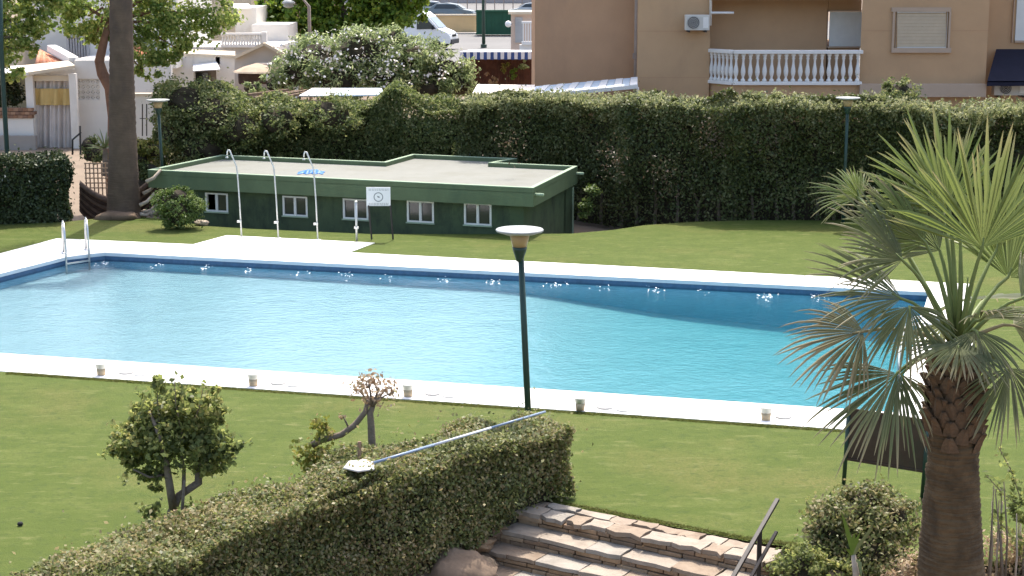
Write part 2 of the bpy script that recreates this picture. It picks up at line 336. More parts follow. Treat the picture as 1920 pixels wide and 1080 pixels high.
def leaves(name, C, m, parent, length, width, N=None, spread=1.0, fold=0.0, world=True):
    """one mesh of many leaf-sized rhombic faces; C (n,3) centres, N preferred facing"""
    n = len(C); C = np.asarray(C, float)
    if parent is not None and world: C = C - np.array(wloc(parent))
    nn = rng.normal(size=(n,3)) * spread
    if N is not None: nn = nn + N
    nn /= np.linalg.norm(nn, axis=1, keepdims=True) + 1e-9
    a = rng.normal(size=(n,3)); a -= nn * (a*nn).sum(1, keepdims=True); a /= np.linalg.norm(a, axis=1, keepdims=True) + 1e-9
    b = np.cross(nn, a)
    k = rng.uniform(0.65, 1.35, (n,1)); l = length*k/2; w = width*k/2
    V = np.stack([C - a*l, C - a*l*0.15 + b*w + nn*w*0.3, C + a*l, C - a*l*0.15 - b*w + nn*w*0.3], 1).reshape(-1,3)
    me = bpy.data.meshes.new(name); me.vertices.add(4*n); me.vertices.foreach_set('co', V.astype(np.float32).ravel())
    me.loops.add(4*n); me.loops.foreach_set('vertex_index', np.arange(4*n, dtype=np.int32))
    me.polygons.add(n); me.polygons.foreach_set('loop_start', np.arange(0, 4*n, 4, dtype=np.int32)); me.polygons.foreach_set('loop_total', np.full(n, 4, np.int32))
    me.update(calc_edges=True); me.materials.append(m)
    return link(name, me, parent)
_K = [(rng.normal(size=3), rng.uniform(0, 6.28)) for _ in range(24)]
def lump(P, scale):
    P = np.asarray(P); s = np.zeros(len(P))
    for i, (k, ph) in enumerate(_K): s += np.sin(P @ (k*scale*(0.5 + i/12.0)) + ph) / (1 + i/10.0)
    return s / 4.0

def crown_points(blobs, n, shell=0.45, per=70):
    """blobs: (x,y,z,rx,ry,rz); points gathered in sub-clumps near each blob's surface"""
    vol = np.array([b[3]*b[4]*b[5] for b in blobs])**(2/3); vol /= vol.sum(); P = []; Nn = []
    for b, q in zip(blobs, vol):
        m = int(n*q); nc = max(6, m//per)
        d = rng.normal(size=(nc,3)); d /= np.linalg.norm(d, axis=1, keepdims=True)
        rr = rng.uniform(shell, 1.0, (nc,1))**0.6
        cc = d*rr*np.array(b[3:6]) + np.array(b[:3]); idx = rng.integers(0, nc, m)
        sz = min(b[3:6])*0.20*rng.uniform(0.6, 1.5, nc)
        P.append(cc[idx] + rng.normal(size=(m,3))*sz[idx][:,None]*np.array([1,1,0.75])); Nn.append(d[idx]*0.6 + np.array([0,0,0.5]))
    return np.concatenate(P), np.concatenate(Nn)

def hedge_points(path, width, z0, z1, dens, lum=0.10, lscale=2.2, thin_bottom=0.0, faces=('f','t','b','e')):
    """points on the skin of a clipped hedge; path = [(x,y)], facing side = right-hand side of the path"""
    P = []; Nn = []
    segs = [(np.array(path[i], float), np.array(path[i+1], float)) for i in range(len(path)-1)]
    zf0 = z0 if callable(z0) else (lambda x, y: np.full_like(x, z0)); zf1 = z1 if callable(z1) else (lambda x, y: np.full_like(x, z1))
    for si, (a, b) in enumerate(segs):
        L = np.linalg.norm(b-a); t = (b-a)/L; r = np.array([t[1], -t[0]])
        H = float(np.mean(zf1(np.array([(a[0]+b[0])/2]), np.array([(a[1]+b[1])/2]))) - np.mean(zf0(np.array([(a[0]+b[0])/2]), np.array([(a[1]+b[1])/2]))))
        for fc in faces:
            if fc == 'f' or fc == 'b':
                k = int(L*H*dens*(1 if fc == 'f' else 0.35)); s = rng.uniform(-0.4*(si > 0), L + 0.4*(si < len(segs)-1), k); h = rng.uniform(0, 1, k)
                if thin_bottom: keep = rng.uniform(0,1,k) < np.clip((h+0.02)/thin_bottom, 0.25, 1); s, h = s[keep], h[keep]; k = len(s)
                off = (width/2)*(1 if fc == 'f' else -1); xy = a + np.outer(s, t) + off*r; nx = np.tile(np.append(r*np.sign(off), 0.15), (k,1))
                zz = zf0(xy[:,0], xy[:,1]) + h*(zf1(xy[:,0], xy[:,1]) - zf0(xy[:,0], xy[:,1]))
            elif fc == 't':
                k = int(L*width*dens*1.1); s = rng.uniform(0, L, k); w = rng.uniform(-width/2, width/2, k); xy = a + np.outer(s, t) + np.outer(w, r); zz = zf1(xy[:,0], xy[:,1]); nx = np.tile(np.array([0,0,1.0]), (k,1))
            else:
                if si not in (0, len(segs)-1): continue
                k = int(width*H*dens); w = rng.uniform(-width/2, width/2, k); h = rng.uniform(0, 1, k); e = a if si == 0 else b; sg = -1 if si == 0 else 1
                xy = e + np.outer(w, r); zz = zf0(xy[:,0], xy[:,1]) + h*(zf1(xy[:,0], xy[:,1]) - zf0(xy[:,0], xy[:,1])); nx = np.tile(np.append(t*sg, 0.1), (k,1))
            if not len(xy): continue
            p = np.column_stack([xy, zz]); d = lump(p, lscale)*lum - rng.exponential(0.05, len(p)) + rng.normal(0, 0.02, len(p))
            spike = rng.uniform(0,1,len(p)) < 0.03; d = d + spike*rng.exponential(0.07, len(p))
            p = p + nx*d[:,None]; P.append(p); Nn.append(nx)
    return np.concatenate(P), np.concatenate(Nn)
def hedge_core(path, width, z0, z1, parent, inset=0.16):
    mb = MB()
    for i in range(len(path)-1):
        a = Vector((*path[i], 0)); b = Vector((*path[i+1], 0)); t = (b-a).normalized(); r = Vector((t.y, -t.x, 0)); w = width/2 - inset
        a2 = a + t*(inset if i == 0 else -0.05); b2 = b - t*(inset if i == len(path)-2 else -0.05)
        zz0 = z0 if not callable(z0) else float(z0(np.array([a.x]), np.array([a.y]))[0])
        zz1 = z1 if not callable(z1) else float(min(z1(np.array([a.x]), np.array([a.y]))[0], z1(np.array([b.x]), np.array([b.y]))[0]))
        n = max(2, int((b2-a2).length/0.3)); K = 7
        vs = []
        for j in range(n+1):
            c = a2.lerp(b2, j/n)
            prof = [(w,zz0),(w,(zz0+zz1)/2),(w,zz1-inset),(0,zz1-inset),(-w,zz1-inset),(-w,(zz0+zz1)/2),(-w,zz0)]
            for q,(o_,z_) in enumerate(prof):
                p = c + r*o_; p.z = z_; vs.append(p + r*(0.09*mnoise.noise(p*2.1))*(1 if o_ > 0 else -1) + Vector((0,0,0.05*mnoise.noise(p*2.7))))
        fs = [(j*K+q, (j+1)*K+q, (j+1)*K+q+1, j*K+q+1) for j in range(n) for q in range(K-1)] + [tuple(range(K)), tuple(reversed(range(n*K, n*K+K)))]
        mb.add(vs, fs)
    return mb.build('inner_branches', M_twig, parent)

# ================================================================== THE SETTING
PA = R(-14.7); EX = Vector((math.cos(PA), math.sin(PA), 0)); EY = Vector((-math.sin(PA), math.cos(PA), 0))
def PL(a, b, z=0.0): p = EX*a + EY*b; return Vector((p.x, p.y, z))
from mathutils.geometry import tessellate_polygon
def sheet(outer, holes, z, name, m):
    polys = [[Vector((p[0], p[1], 0)) for p in q] for q in [outer] + holes]
    tris = tessellate_polygon(polys); vs = [p for q in polys for p in q]
    mb = MB(); fs = []
    for t in tris:
        a, b, c = (vs[i] for i in t)
        fs.append(t if (b-a).cross(c-a).z > 0 else (t[0], t[2], t[1]))
    mb.add([(p.x, p.y, z) for p in vs], fs); return mb.build(name, m)

# boundary of lawn towards the camera: height of the planted bank below it
BX = [-30, -5.6, -4.0, -3.1, -1.75, 0.2, 0.56, 2.6, 3.3, 4.6, 6.5, 9, 30]
BY = [11.5, 11.5, 13.3, 14.4, 16.2, 18.1, 17.76, 16.51, 16.3, 15.9, 15.5, 14.8, 14.0]
SO = Vector((0.56, 17.76, 0)); SE = Vector((0.84, -0.543, 0)).normalized(); SN = Vector((-SE.y*-1, -SE.x, 0)); SN = Vector((SE.y, -SE.x, 0))
def SP(e, q, z=0.0): p = SO + SE*e + SN*q; return Vector((p.x, p.y, z))
def zbank(x, y):
    d = np.interp(x, BX, BY) - y
    z = np.where(d < 0, -0.10, np.where(d < 3, -0.06 - 0.42*d, -1.32 - 0.15*(d-3)))
    rx, ry = x - SO.x, y - SO.y; e = rx*SE.x + ry*SE.y; q = rx*SN.x + ry*SN.y
    return np.where((e > -0.1) & (e < 2.85) & (q > -0.3), z - 0.6, z)
gx = np.arange(-14, 13.01, 0.14); gy = np.arange(7.0, 19.6, 0.14)
X, Y = np.meshgrid(gx, gy); Z = zbank(X, Y)
lum = lump(np.column_stack([X.ravel(), Y.ravel(), 0*X.ravel()]), 2.5).reshape(X.shape); Z = Z + np.where(Z < -0.11, 0.05*lum, 0)
mb = MB(); nx_, ny_ = len(gx), len(gy)
mb.add(np.column_stack([X.ravel(), Y.ravel(), Z.ravel()]).tolist(), [(j*nx_+i, j*nx_+i+1, (j+1)*nx_+i+1, (j+1)*nx_+i) for j in range(ny_-1) for i in range(nx_-1)])
struct(mb.build('planted_bank', M_soil, smooth=True))

# ground sheet: runs under everything out to the horizon, dips behind the lawn where the pump house stands
gys = [-60, 0, 6, 20, 34.5, 35.6, 39, 44, 47.5, 52, 70, 120, 400, 2500]; gzs = [-2.4, -2.4, -2.4, -2.4, -2.4, -0.45, -0.55, -0.5, -0.15, -0.02, 0, 0, 0, 0]
gxs = [-2500, -400, -80, -30, -12, -4, 4, 12, 30, 80, 400, 2500]
mb = MB(); mb.add([(x, y, z) for y, z in zip(gys, gzs) for x in gxs], [(j*12+i, j*12+i+1, (j+1)*12+i+1, (j+1)*12+i) for j in range(len(gys)-1) for i in range(11)])
struct(mb.build('ground', M_ground, smooth=True))

pool_in = [PL(-18.3, 22.24), PL(-0.5, 22.24), PL(-0.15, 30.92), PL(-16.95, 30.90), PL(-17.46, 30.25), PL(-17.75, 28.2)]
platform = [G(655, 473), G(703, 455), G(425, 441), G(362, 458)]
deck_out = [PL(-21.5, 21.22), PL(0.6, 21.22), PL(0.6, 31.95)] + [Vector((p.x, p.y, 0)) for p in platform] + [PL(-18.85, 32.28), PL(-19.2, 28)]
def shrink(poly, d):
    n = len(poly); c = sum(poly, Vector((0,0,0)))/n; out = []
    for i in range(n):
        a, b, e = poly[i-1], poly[i], poly[(i+1)%n]; u = (b-a).normalized(); w = (e-b).normalized()
        nrm = (Vector((-u.y, u.x, 0)) + Vector((-w.y, w.x, 0))); nrm = nrm/ max(0.3, nrm.length**2/2)
        out.append(b + nrm*d)
    return out
lawn_out = [Vector((x, y, 0)) for x, y in zip(BX[0:1]+BX[1:], BY)]
lawn_out[0].x = -24; lawn_out[-1].x = 15; lawn_out[-1].y = 14.6
lawn_out += [Vector((15, 38.4, 0)), G(1560, 412), G(1400, 412), G(1300, 415), G(1210, 421), G(1150, 430), G(1070, 437), G(900, 438), G(700, 438), G(560, 432), G(470, 428), G(390, 423), G(300, 409), G(250, 405), G(190, 408), G(120, 415), Vector((-16, 38.6, 0)), Vector((-24, 38.6, 0))]
def arc_smooth(p): return p
struct(sheet(lawn_out, [shrink(deck_out, 0.06)], -0.012, 'lawn', M_lawn))
# white deck round the pool
deck = sheet(deck_out, [pool_in], 0.0, 'pool_deck', M_white); struct(deck)
mb = MB()
for poly, zb in ((deck_out, -0.06),):
    for i in range(len(poly)):
        a, b = poly[i], poly[(i+1)%len(poly)]; mb.add([(a.x,a.y,zb),(b.x,b.y,zb),(b.x,b.y,-0.001),(a.x,a.y,-0.001)], [(0,1,2,3)])
mb.build('outer_edge', M_white, deck)
pin_c = list(pool_in)
def ring_wall(poly, z0, z1, inward=0.0):
    mb = MB(); q = shrink(poly, inward) if inward else poly
    for i in range(len(q)):
        a, b = q[i], q[(i+1)%len(q)]
        f0 = z0 if not callable(z0) else z0; mb.add([(a.x,a.y,z0(a) if callable(z0) else z0),(b.x,b.y,z0(b) if callable(z0) else z0),(b.x,b.y,z1),(a.x,a.y,z1)], [(3,2,1,0)])
    return mb
ring_wall(pool_in, -0.07, -0.001).build('shaded_coping_edge', M_coping_shade, deck)
out3 = shrink(pool_in, -0.03)
mb = ring_wall(out3, -0.19, -0.07)
basin = MB()
def zfl(p): a = p.dot(EX); return -0.16 - np.interp(a, [-18.3, -8, -5, -2.5, -0.2], [0.15, 0.24, 0.54, 0.68, 0.76])
struct_b = ring_wall(out3, lambda p: zfl(p), -0.19).build('pool_basin', mat('wall_mosaic', (0.34, 0.60, 0.78), 0.6, 0.08, 5)); struct(struct_b)
mb.build('waterline_tiles', M_band, struct_b)
# floor in strips along the pool's length
mb = MB(); NA = 24
aa = np.linspace(-18.6, 0.2, NA+1); rows = []
vs = []
for a in aa:
    for b in (22.1, 31.1): p = PL(a, b); p.z = zfl(p); vs.append(p)
mb.add(vs, [(2*i, 2*i+2, 2*i+3, 2*i+1) for i in range(NA)]); mb.build('pool_floor', M_basin, struct_b, smooth=True)
# underside lip of the coping
mb = MB()
for i in range(len(out3)):
    a, b = pool_in[i], pool_in[(i+1)%len(out3)]; c, d = out3[(i+1)%len(out3)], out3[i]
    mb.add([(a.x,a.y,-0.07),(b.x,b.y,-0.07),(c.x,c.y,-0.07),(d.x,d.y,-0.07)], [(0,1,2,3)])
mb.build('coping_lip', M_coping_shade, deck)
# water body: its sides lie inside the basin's walls
wp = shrink(pool_in, -0.10)
mb = MB(); mb.prism([(p.x, p.y) for p in wp], -1.1, -0.15); struct(mb.build('water', M_water))

# froth where the inlet jets break the surface, its sun glints painted as pale flecks
for i, u in enumerate([197, 300, 385, 470, 560, 650, 737, 835, 925, 1040, 1130, 1225, 1320, 1435, 1532]):
    v = 495 + (u-197)*0.0462 + random.uniform(-2, 2); c = G(u, v, -0.15); n = random.choice([9, 14, 18, 26]); s_ = random.uniform(0.7, 1.3)
    C = np.column_stack([rng.normal(c.x, 0.10*s_, n), rng.normal(c.y, 0.24*s_, n), np.full(n, -0.146)])
    o = leaves('froth_glint', C, M_glint, None, 0.05, 0.024, N=np.tile([0,-0.15,1.0], (n,1)), spread=0.16)
    o['kind'] = 'stuff'; tag(o, 'white fleck of froth and painted glint on the water from an inlet jet along the far pool wall', 'froth', 'froth flecks along the far wall')

# grass blades on the lawns
def grass(name, n, region, h, label):
    P = []
    while sum(len(p) for p in P) < n:
        x = rng.uniform(region[0], region[1], n); y = rng.uniform(region[2], region[3], n)
        b = x*EY.x + y*EY.y; a = x*EX.x + y*EX.y
        ok = (y > np.interp(x, BX, BY) + 0.02) & ((b < 21.2) | (b > 32.4) | (a > 0.85))
        edge = np.minimum(np.abs(b - 21.2) + 9*(a > 0.62), np.abs(y - np.interp(x, BX, BY))*0.8)
        ok &= rng.uniform(0, 1, n) < np.where(edge < 0.10, 1.0, 0.0)
        P.append(np.column_stack([x, y])[ok])
    q = np.concatenate(P)[:n]; n = len(q)
    w = 0.006 + 0.006*rng.uniform(0,1,n); hh = h*rng.uniform(0.5, 1.3, n)*(1 + 0.4*lump(np.column_stack([q, 0*q[:,0]]), 3.0))
    an = rng.uniform(0, 6.28, n); lean = rng.normal(0, 1.5, (n,2))*hh[:,None]
    B = np.column_stack([q, np.full(n, -0.013)]); dx = np.column_stack([np.cos(an)*w, np.sin(an)*w, 0*an])
    V = np.stack([B - dx, B + dx, B + np.column_stack([lean, hh])], 1).reshape(-1,3)
    me = bpy.data.meshes.new(name); me.vertices.add(3*n); me.vertices.foreach_set('co', V.astype(np.float32).ravel()); me.loops.add(3*n); me.loops.foreach_set('vertex_index', np.arange(3*n, dtype=np.int32))
    me.polygons.add(n); me.polygons.foreach_set('loop_start', np.arange(0,3*n,3,dtype=np.int32)); me.polygons.foreach_set('loop_total', np.full(n,3,np.int32)); me.update(calc_edges=True); me.materials.append(L_grass)
    o = link(name, me); o['kind'] = 'stuff'; tag(o, label, 'grass')
grass('grass', 26000, (-7.5, 7.5, 12.5, 24.6), 0.02, 'short mown green grass between the pool deck and the clipped hedge')

# ================================================================== STONE STEPS, RAIL, ROCK
st = T('stone_steps', 'rustic flagstone steps leading down from the lawn beside the clipped hedge', 'steps', SP(1.3, 0.2))
E0, E1 = -0.30, 2.70
body = MB()
NS = 7; LAND = 0.44; TR = 0.29; RS = 0.145
def stairz(k): return -RS*k
for k in range(NS):
    q0 = 0.0 if k == 0 else LAND + TR*(k-1); q1 = LAND + TR*k; zt = stairz(k) - 0.048
    pts = [SP(E0, q0-0.02), SP(E1, q0-0.02), SP(E1, q1-0.05), SP(E0, q1-0.05)]
    body.prism([(p.x, p.y) for p in pts], zt - 0.5, zt - 0.001*k)
body.build('step_core', M_mortar, st)
def flag(e0, e1, q0, q1, z, th, mtl, jag=0.018):
    nE = 3; pts = []
    def j(): return random.uniform(-jag, jag)
    for i in range(nE): pts.append((e0 + (e1-e0)*i/nE + (j() if i else 0.006), q0 + 0.005 + abs(j())*0.5))
    pts.append((e1-0.006, q0+0.006)); pts.append((e1-0.006+j()*0.8, (q0+q1)/2))
    for i in range(nE): pts.append((e1 - (e1-e0)*i/nE - (0.006 if i == 0 else 0), q1 + j()))
    pts.append((e0+0.006, q1+j())); pts.append((e0+0.006+j()*0.8, (q0+q1)/2))
    w = [SP(e, q) for e, q in pts]; tl = random.uniform(-0.012, 0.012); t2 = random.uniform(-0.01, 0.01)
    mbb = MB(); c = w[0]
    mbb.prism([(p.x, p.y) for p in w], z - th, lambda x, y: z + tl*((x-c.x)) + t2*(y-c.y) + random.uniform(-0.003, 0.003))
    return mbb.build('tread_stone', mtl, st, bevel=0.004)
for k in range(NS):
    z = stairz(k)
    if k == 0:
        for q0, q1 in ((0.0, 0.2), (0.2, LAND+0.02)):
            e = E0 + random.uniform(-0.1, 0)
            while e < E1:
                w = random.uniform(0.22, 0.46); mid = q1 + random.uniform(-0.03, 0.03) if q1 < 0.3 else q1
                flag(e, min(e+w, E1), q0, mid, z + random.uniform(-0.006, 0.006), 0.05, random.choice(M_stoneA), 0.045); e += w
    else:
        e = E0 + random.uniform(-0.2, 0)
        while e < E1:
            w = random.uniform(0.26, 0.62); flag(e, min(e+w, E1), LAND + TR*(k-1) - 0.04, LAND + TR*k + 0.015, z + random.uniform(-0.006, 0.006), 0.048, random.choice(M_stoneA), 0.02); e += w
    q1 = LAND + TR*k - 0.045
    for zc, hh in ((z-0.075, 0.05), (z-0.127, 0.05)):
        e = E0 + random.uniform(-0.15, 0)
        while e < E1:
            w = random.uniform(0.14, 0.40); a = SP(e+0.006, q1); b = SP(min(e+w, E1)-0.006, q1); pr = random.uniform(0.015, 0.04)
            if (b-a).length > 0.05:
                mbb = MB(); c = (a+b)/2 + SN*(pr/2); c.z = zc + random.uniform(-0.004, 0.004)
                mbb.box(c, ((b-a).length, 0.05+pr, hh*random.uniform(0.8, 1.0)), rz=math.atan2(SE.y, SE.x) + random.uniform(-0.03, 0.03)); mbb.build('riser_stone', random.choice(M_riser), st, bevel=0.007)
            e += w
# side stones at the left, in the hedge's shade
def bankhit(u, v):
    d = sight(u, v); t = 12.0
    while t < 25:
        p = Vector((0, 0, CAM_H)) + d*t
        if p.z < float(zbank(np.array(p.x), np.array(p.y))): return p
        t += 0.01
    return p
rk = T('garden_boulder', 'large brown boulder in the shade beside the stone steps', 'boulder', bankhit(870, 1075))
mb = MB(); mb.blob(bankhit(860, 1075), (0.40, 0.34, 0.26), 0.35, 3, 18, 12, 1.6); mb.build('rock', M_rock, rk, smooth=True)
for i, (u, v, s_) in enumerate([(925, 995, 0.15), (895, 1020, 0.16), (955, 975, 0.13), (985, 955, 0.10), (905, 1060, 0.14)]):
    p = bankhit(u, v); mb = MB(); mb.blob(p, (s_*1.2, s_, s_*0.6), 0.45, 5+i, 12, 8, 1.8)
    tag(mb.build('edging_stone', random.choice(M_riser), smooth=False), 'rough shaded edging stone between the clipped hedge and the steps', 'stone', 'edging stones by the hedge')

rl = T('handrail', 'black iron handrail with two sloping bars beside the steps', 'handrail', SP(2.62, 1.0, -0.5))
top = D(1458, 936, 16.2); dirr = Vector((SN.x, SN.y, -0.5))
mb = MB(); mb.beam(top, top + dirr*2.4, 0.045, 0.03); mb.build('top_bar', M_iron, rl, bevel=0.004)
low = D(1456, 997, 16.05); mb = MB(); mb.beam(low, low + dirr*2.3, 0.035, 0.025); mb.build('lower_bar', M_iron, rl, bevel=0.004)
for t in (0.42, 1.75):
    p = top + dirr*t; mb = MB(); mb.box((p.x, p.y, p.z - 0.42), (0.045, 0.045, 0.82)); mb.build('post', M_iron, rl, bevel=0.004)

# ================================================================== NEAR HEDGE AND WHAT GROWS IN IT
hpath = [(-7.0, 9.6), (-5.3, 11.65), (-3.62, 13.85), (-2.05, 15.95), (-0.55, 17.42), (0.40, 18.30)]
hz1 = lambda x, y: np.interp(x, [-7, -3.6, -2.0, 0.4], [0.70, 0.74, 0.80, 0.84]) + 0.03*np.sin(x*4 + y*2) + 0.02*np.sin(x*9)
hz0 = lambda x, y: np.interp(x, [-7, -3.6, -0.9, 0.2], [-0.5, -0.5, -0.40, 0.02])
hg = T('clipped_hedge', 'low clipped green hedge running down beside the stone steps', 'hedge', (-1.75, 16.2, -0.2))
hedge_core(hpath, 0.92, -0.4, hz1, hg, 0.17)
P_, N_ = hedge_points(hpath, 0.92, hz0, hz1, 6000, 0.11, 3.0, 0.25)
leaves('foliage', P_, L_near, hg, 0.044, 0.027, N=N_*0.9, spread=0.8)
sel = (N_[:,2] > 0.9) & (lump(P_, 2.2) > 0.1) & (rng.uniform(0, 1, len(P_)) < 0.16)
leaves('new_growth', P_[sel] + np.array([0, 0, 0.03]) + rng.normal(0, 0.02, (sel.sum(), 3)), L_lit_shoot, hg, 0.05, 0.03)
sel = (lump(P_ + 5, 1.8) > 0.42) & (rng.uniform(0, 1, len(P_)) < 0.10)
leaves('withered_leaves', P_[sel] + N_[sel]*0.02, L_dry, hg, 0.04, 0.02)
mb = MB()
for (x, y) in ((0.45, 18.2), (0.33, 18.1), (-0.3, 17.4), (-1.2, 16.5)):
    mb.tube([(x, y, -0.3), (x+0.03, y, 0.1), (x-0.02, y+0.02, 0.4)], [0.05, 0.04, 0.03], 7)
mb.build('stem', M_bark, hg, smooth=True)
# low ground cover along the hedge's lawn side
P_, N_ = hedge_points([(-6.1, 11.9), (-4.45, 13.95), (-3.05, 15.8), (-1.3, 17.55), (-0.2, 18.7)], 0.75, 0.0, lambda x, y: np.interp(x, [-6, -4.4, -3.0, -0.2], [0.30, 0.34, 0.40, 0.66]), 4200, 0.14, 3.0)
o = T('border_shrub', 'loose low shrubbery filling the lawn side of the clipped hedge', 'shrub', (-2.4, 16.3, 0))
leaves('foliage', P_, L_near, o, 0.048, 0.028, N=N_*0.9, spread=0.9)
hedge_core([(-6.1, 11.9), (-4.45, 13.95), (-3.05, 15.8), (-1.3, 17.55), (-0.2, 18.7)], 0.75, -0.05, lambda x, y: np.interp(x, [-6, -4.4, -3.0, -0.2], [0.30, 0.34, 0.40, 0.66]), o, 0.17)

def branch_tree(o, limbs, m, name='branch'):
    for pts, r in limbs:
        mb = MB(); mb.tube(pts, r, 8); mb.build(name, m, o, smooth=True)

# small round-headed tree
b0 = D(318, 1015, 16.55); tr = T('small_tree', 'small round-headed tree with glossy dark leaves growing out of the hedge border', 'tree', (b0.x, b0.y, 0))
YT = 16.55
mb = MB(); mb.tube([D(316, 1060, YT), D(318, 1000, YT), D(322, 960, YT), D(335, 930, YT+.05), D(372, 905, YT+.08), D(372, 850, YT+.1), D(360, 800, YT+.1)], [0.062, 0.055, 0.05, 0.042, 0.045, 0.035, 0.02], 9); mb.build('trunk', M_bark, tr, smooth=True)
branch_tree(tr, [([D(325, 955, YT), D(318, 910, YT-.05), D(312, 870, YT-.08), D(300, 820, YT-.1), D(280, 770, YT)], [0.045, 0.042, 0.036, 0.028, 0.012]),
                 ([D(344, 925, YT), D(345, 880, YT+.1), D(335, 830, YT+.2)], [0.022, 0.02, 0.012]),
                 ([D(310, 890, YT), D(280, 895, YT-.1), D(250, 880, YT-.15)], [0.018, 0.013, 0.008]),
                 ([D(372, 870, YT), D(410, 850, YT+.1), D(455, 838, YT+.1)], [0.02, 0.013, 0.006]),
                 ([D(345, 990, YT), D(342, 950, YT-.1), D(346, 900, YT-.1)], [0.02, 0.018, 0.014]),
                 ([D(300, 820, YT), D(296, 760, YT), D(293, 690, YT)], [0.012, 0.006, 0.003]),
                 ([D(360, 800, YT), D(375, 760, YT), D(384, 712, YT)], [0.012, 0.006, 0.003]),
                 ([D(345, 830, YT), D(330, 760, YT), D(326, 700, YT)], [0.012, 0.006, 0.003])], M_bark)
bl = []
for u, v, r_ in [(320, 830, 0.36), (290, 790, 0.26), (360, 790, 0.27), (320, 770, 0.24), (250, 830, 0.22), (245, 860, 0.14), (395, 830, 0.24), (385, 870, 0.18), (280, 880, 0.16), (410, 780, 0.12), (240, 790, 0.14), (350, 750, 0.15), (285, 905, 0.12), (300, 720, 0.10), (395, 740, 0.12), (425, 845, 0.12), (215, 840, 0.12)]:
    p = D(u, v, YT + random.uniform(-0.15, 0.2)); bl.append((p.x, p.y, p.z, r_, r_*0.95, r_*0.85))
P_, N_ = crown_points(bl, 8200, 0.25, 30)
ex = []
for a, b, n in [((293, 690), (296, 780), 46), ((320, 705), (326, 780), 40), ((338, 708), (340, 780), 34), ((383, 715), (378, 790), 40), ((262, 735), (270, 800), 40), ((275, 730), (280, 800), 30), ((405, 738), (395, 800), 34), ((192, 850), (235, 845), 44), ((205, 790), (240, 820), 36), ((455, 835), (410, 850), 44), ((468, 825), (440, 850), 16), ((440, 860), (400, 850), 26), ((225, 905), (250, 870), 24), ((275, 975), (300, 940), 60), ((262, 950), (300, 970), 40), ((360, 945), (340, 960), 24)]:
    for t in rng.uniform(0, 1, n):
        p = D(a[0]+(b[0]-a[0])*t, a[1]+(b[1]-a[1])*t, YT); ex.append(np.array(p) + rng.normal(0, 0.028, 3))
leaves('crown', np.concatenate([P_, ex]), L_small, tr, 0.062, 0.042, N=np.concatenate([N_*0.5, np.zeros((len(ex), 3))]), spread=0.9)

# pruned tree with hardly any leaves
YB = 17.55; tb = T('pruned_tree', 'nearly bare pruned tree with a forked grey trunk and tufts of dry leaves', 'tree', D(700, 880, YB))
mb = MB(); mb.tube([D(699, 900, YB), D(698, 850, YB), D(696, 800, YB), D(694, 775, YB), D(705, 745, YB)], [0.05, 0.045, 0.04, 0.035, 0.02], 8); mb.build('trunk', M_bark, tb, smooth=True)
branch_tree(tb, [([D(585, 835, YB), D(600, 826, YB), D(640, 815, YB), D(665, 797, YB), D(685, 772, YB), D(690, 750, YB)], [0.04, 0.038, 0.036, 0.034, 0.03, 0.02]),
                 ([D(655, 805, YB), D(648, 790, YB), D(642, 778, YB)], [0.012, 0.01, 0.005])] +
            [([D(697, 765, YB), D(u0, v0, YB+y_), D(u1, v1, YB+y_*1.5)], [0.018, 0.012, 0.005]) for u0, v0, u1, v1, y_ in [(685, 745, 668, 728, 0.05), (695, 740, 690, 712, -0.05), (708, 735, 700, 705, 0.03), (715, 740, 730, 722, 0.06), (705, 750, 738, 735, -0.06), (690, 742, 680, 720, 0.1)]], M_bark)
C = []
for u, v, s_, n in [(668, 727, 0.05, 60), (690, 715, 0.05, 70), (702, 708, 0.045, 60), (728, 722, 0.05, 60), (738, 735, 0.04, 40), (700, 740, 0.10, 120), (640, 780, 0.02, 12)]:
    C.append(np.array(D(u, v, YB)) + rng.normal(0, s_, (n, 3)))
leaves('dry_leaves', np.concatenate(C), L_dry, tb, 0.05, 0.03)
C = []
for u, v, s_, n in [(600, 795, 0.05, 80), (608, 812, 0.05, 80), (590, 855, 0.11, 260), (570, 850, 0.06, 90), (625, 860, 0.09, 200), (600, 880, 0.12, 260)]:
    C.append(np.array(D(u, v, YB)) + rng.normal(0, s_, (n, 3)))
leaves('green_leaves', np.concatenate(C), L_yel, tb, 0.06, 0.042)

# pool net lying on the hedge, stake
a = G(700, 868, 0.99); b = G(1022, 772, 0.99)
nt_ = T('pool_skimmer_net', 'flat pool leaf net on a long blue and white pole lying across the clipped hedge', 'pool net', a)
mb = MB(); mb.tube([a, a.lerp(b, 0.33)], 0.016, 8); mb.build('pole', M_blue2, nt_, smooth=True)
mb = MB(); mb.tube([a.lerp(b, 0.33), a.lerp(b, 0.66)], 0.015, 8); mb.build('pole', mat('pole_white', (0.6, 0.63, 0.68), 0.4, 0.08, 8), nt_, smooth=True)
mb = MB(); mb.tube([a.lerp(b, 0.66), b], 0.014, 8); mb.build('pole', M_blue2, nt_, smooth=True)
hp = [G(u, v, 0.965) for u, v, y_ in [(703, 868, 16.5), (700, 880, 16.32), (672, 884, 16.22), (645, 878, 16.28), (655, 866, 16.5), (685, 863, 16.62)]]
mb = MB(); mb.extr(hp, (0, 0, 0.012)); mb.build('net_bag', M_net, nt_)
mb = MB(); mb.tube(hp + [hp[0]], 0.011, 7); mb.build('net_frame', mat('net_frame', (0.6, 0.58, 0.55), 0.5, 0.1, 8), nt_, smooth=True)
mb = MB(); mb.tube([D(673, 940, 16.4), D(674, 828, 16.4)], 0.02, 8); o = mb.build('wooden_stake', M_wood, None); tag(o, 'dark upright stake poking out of the hedge beside the pool net', 'stake')

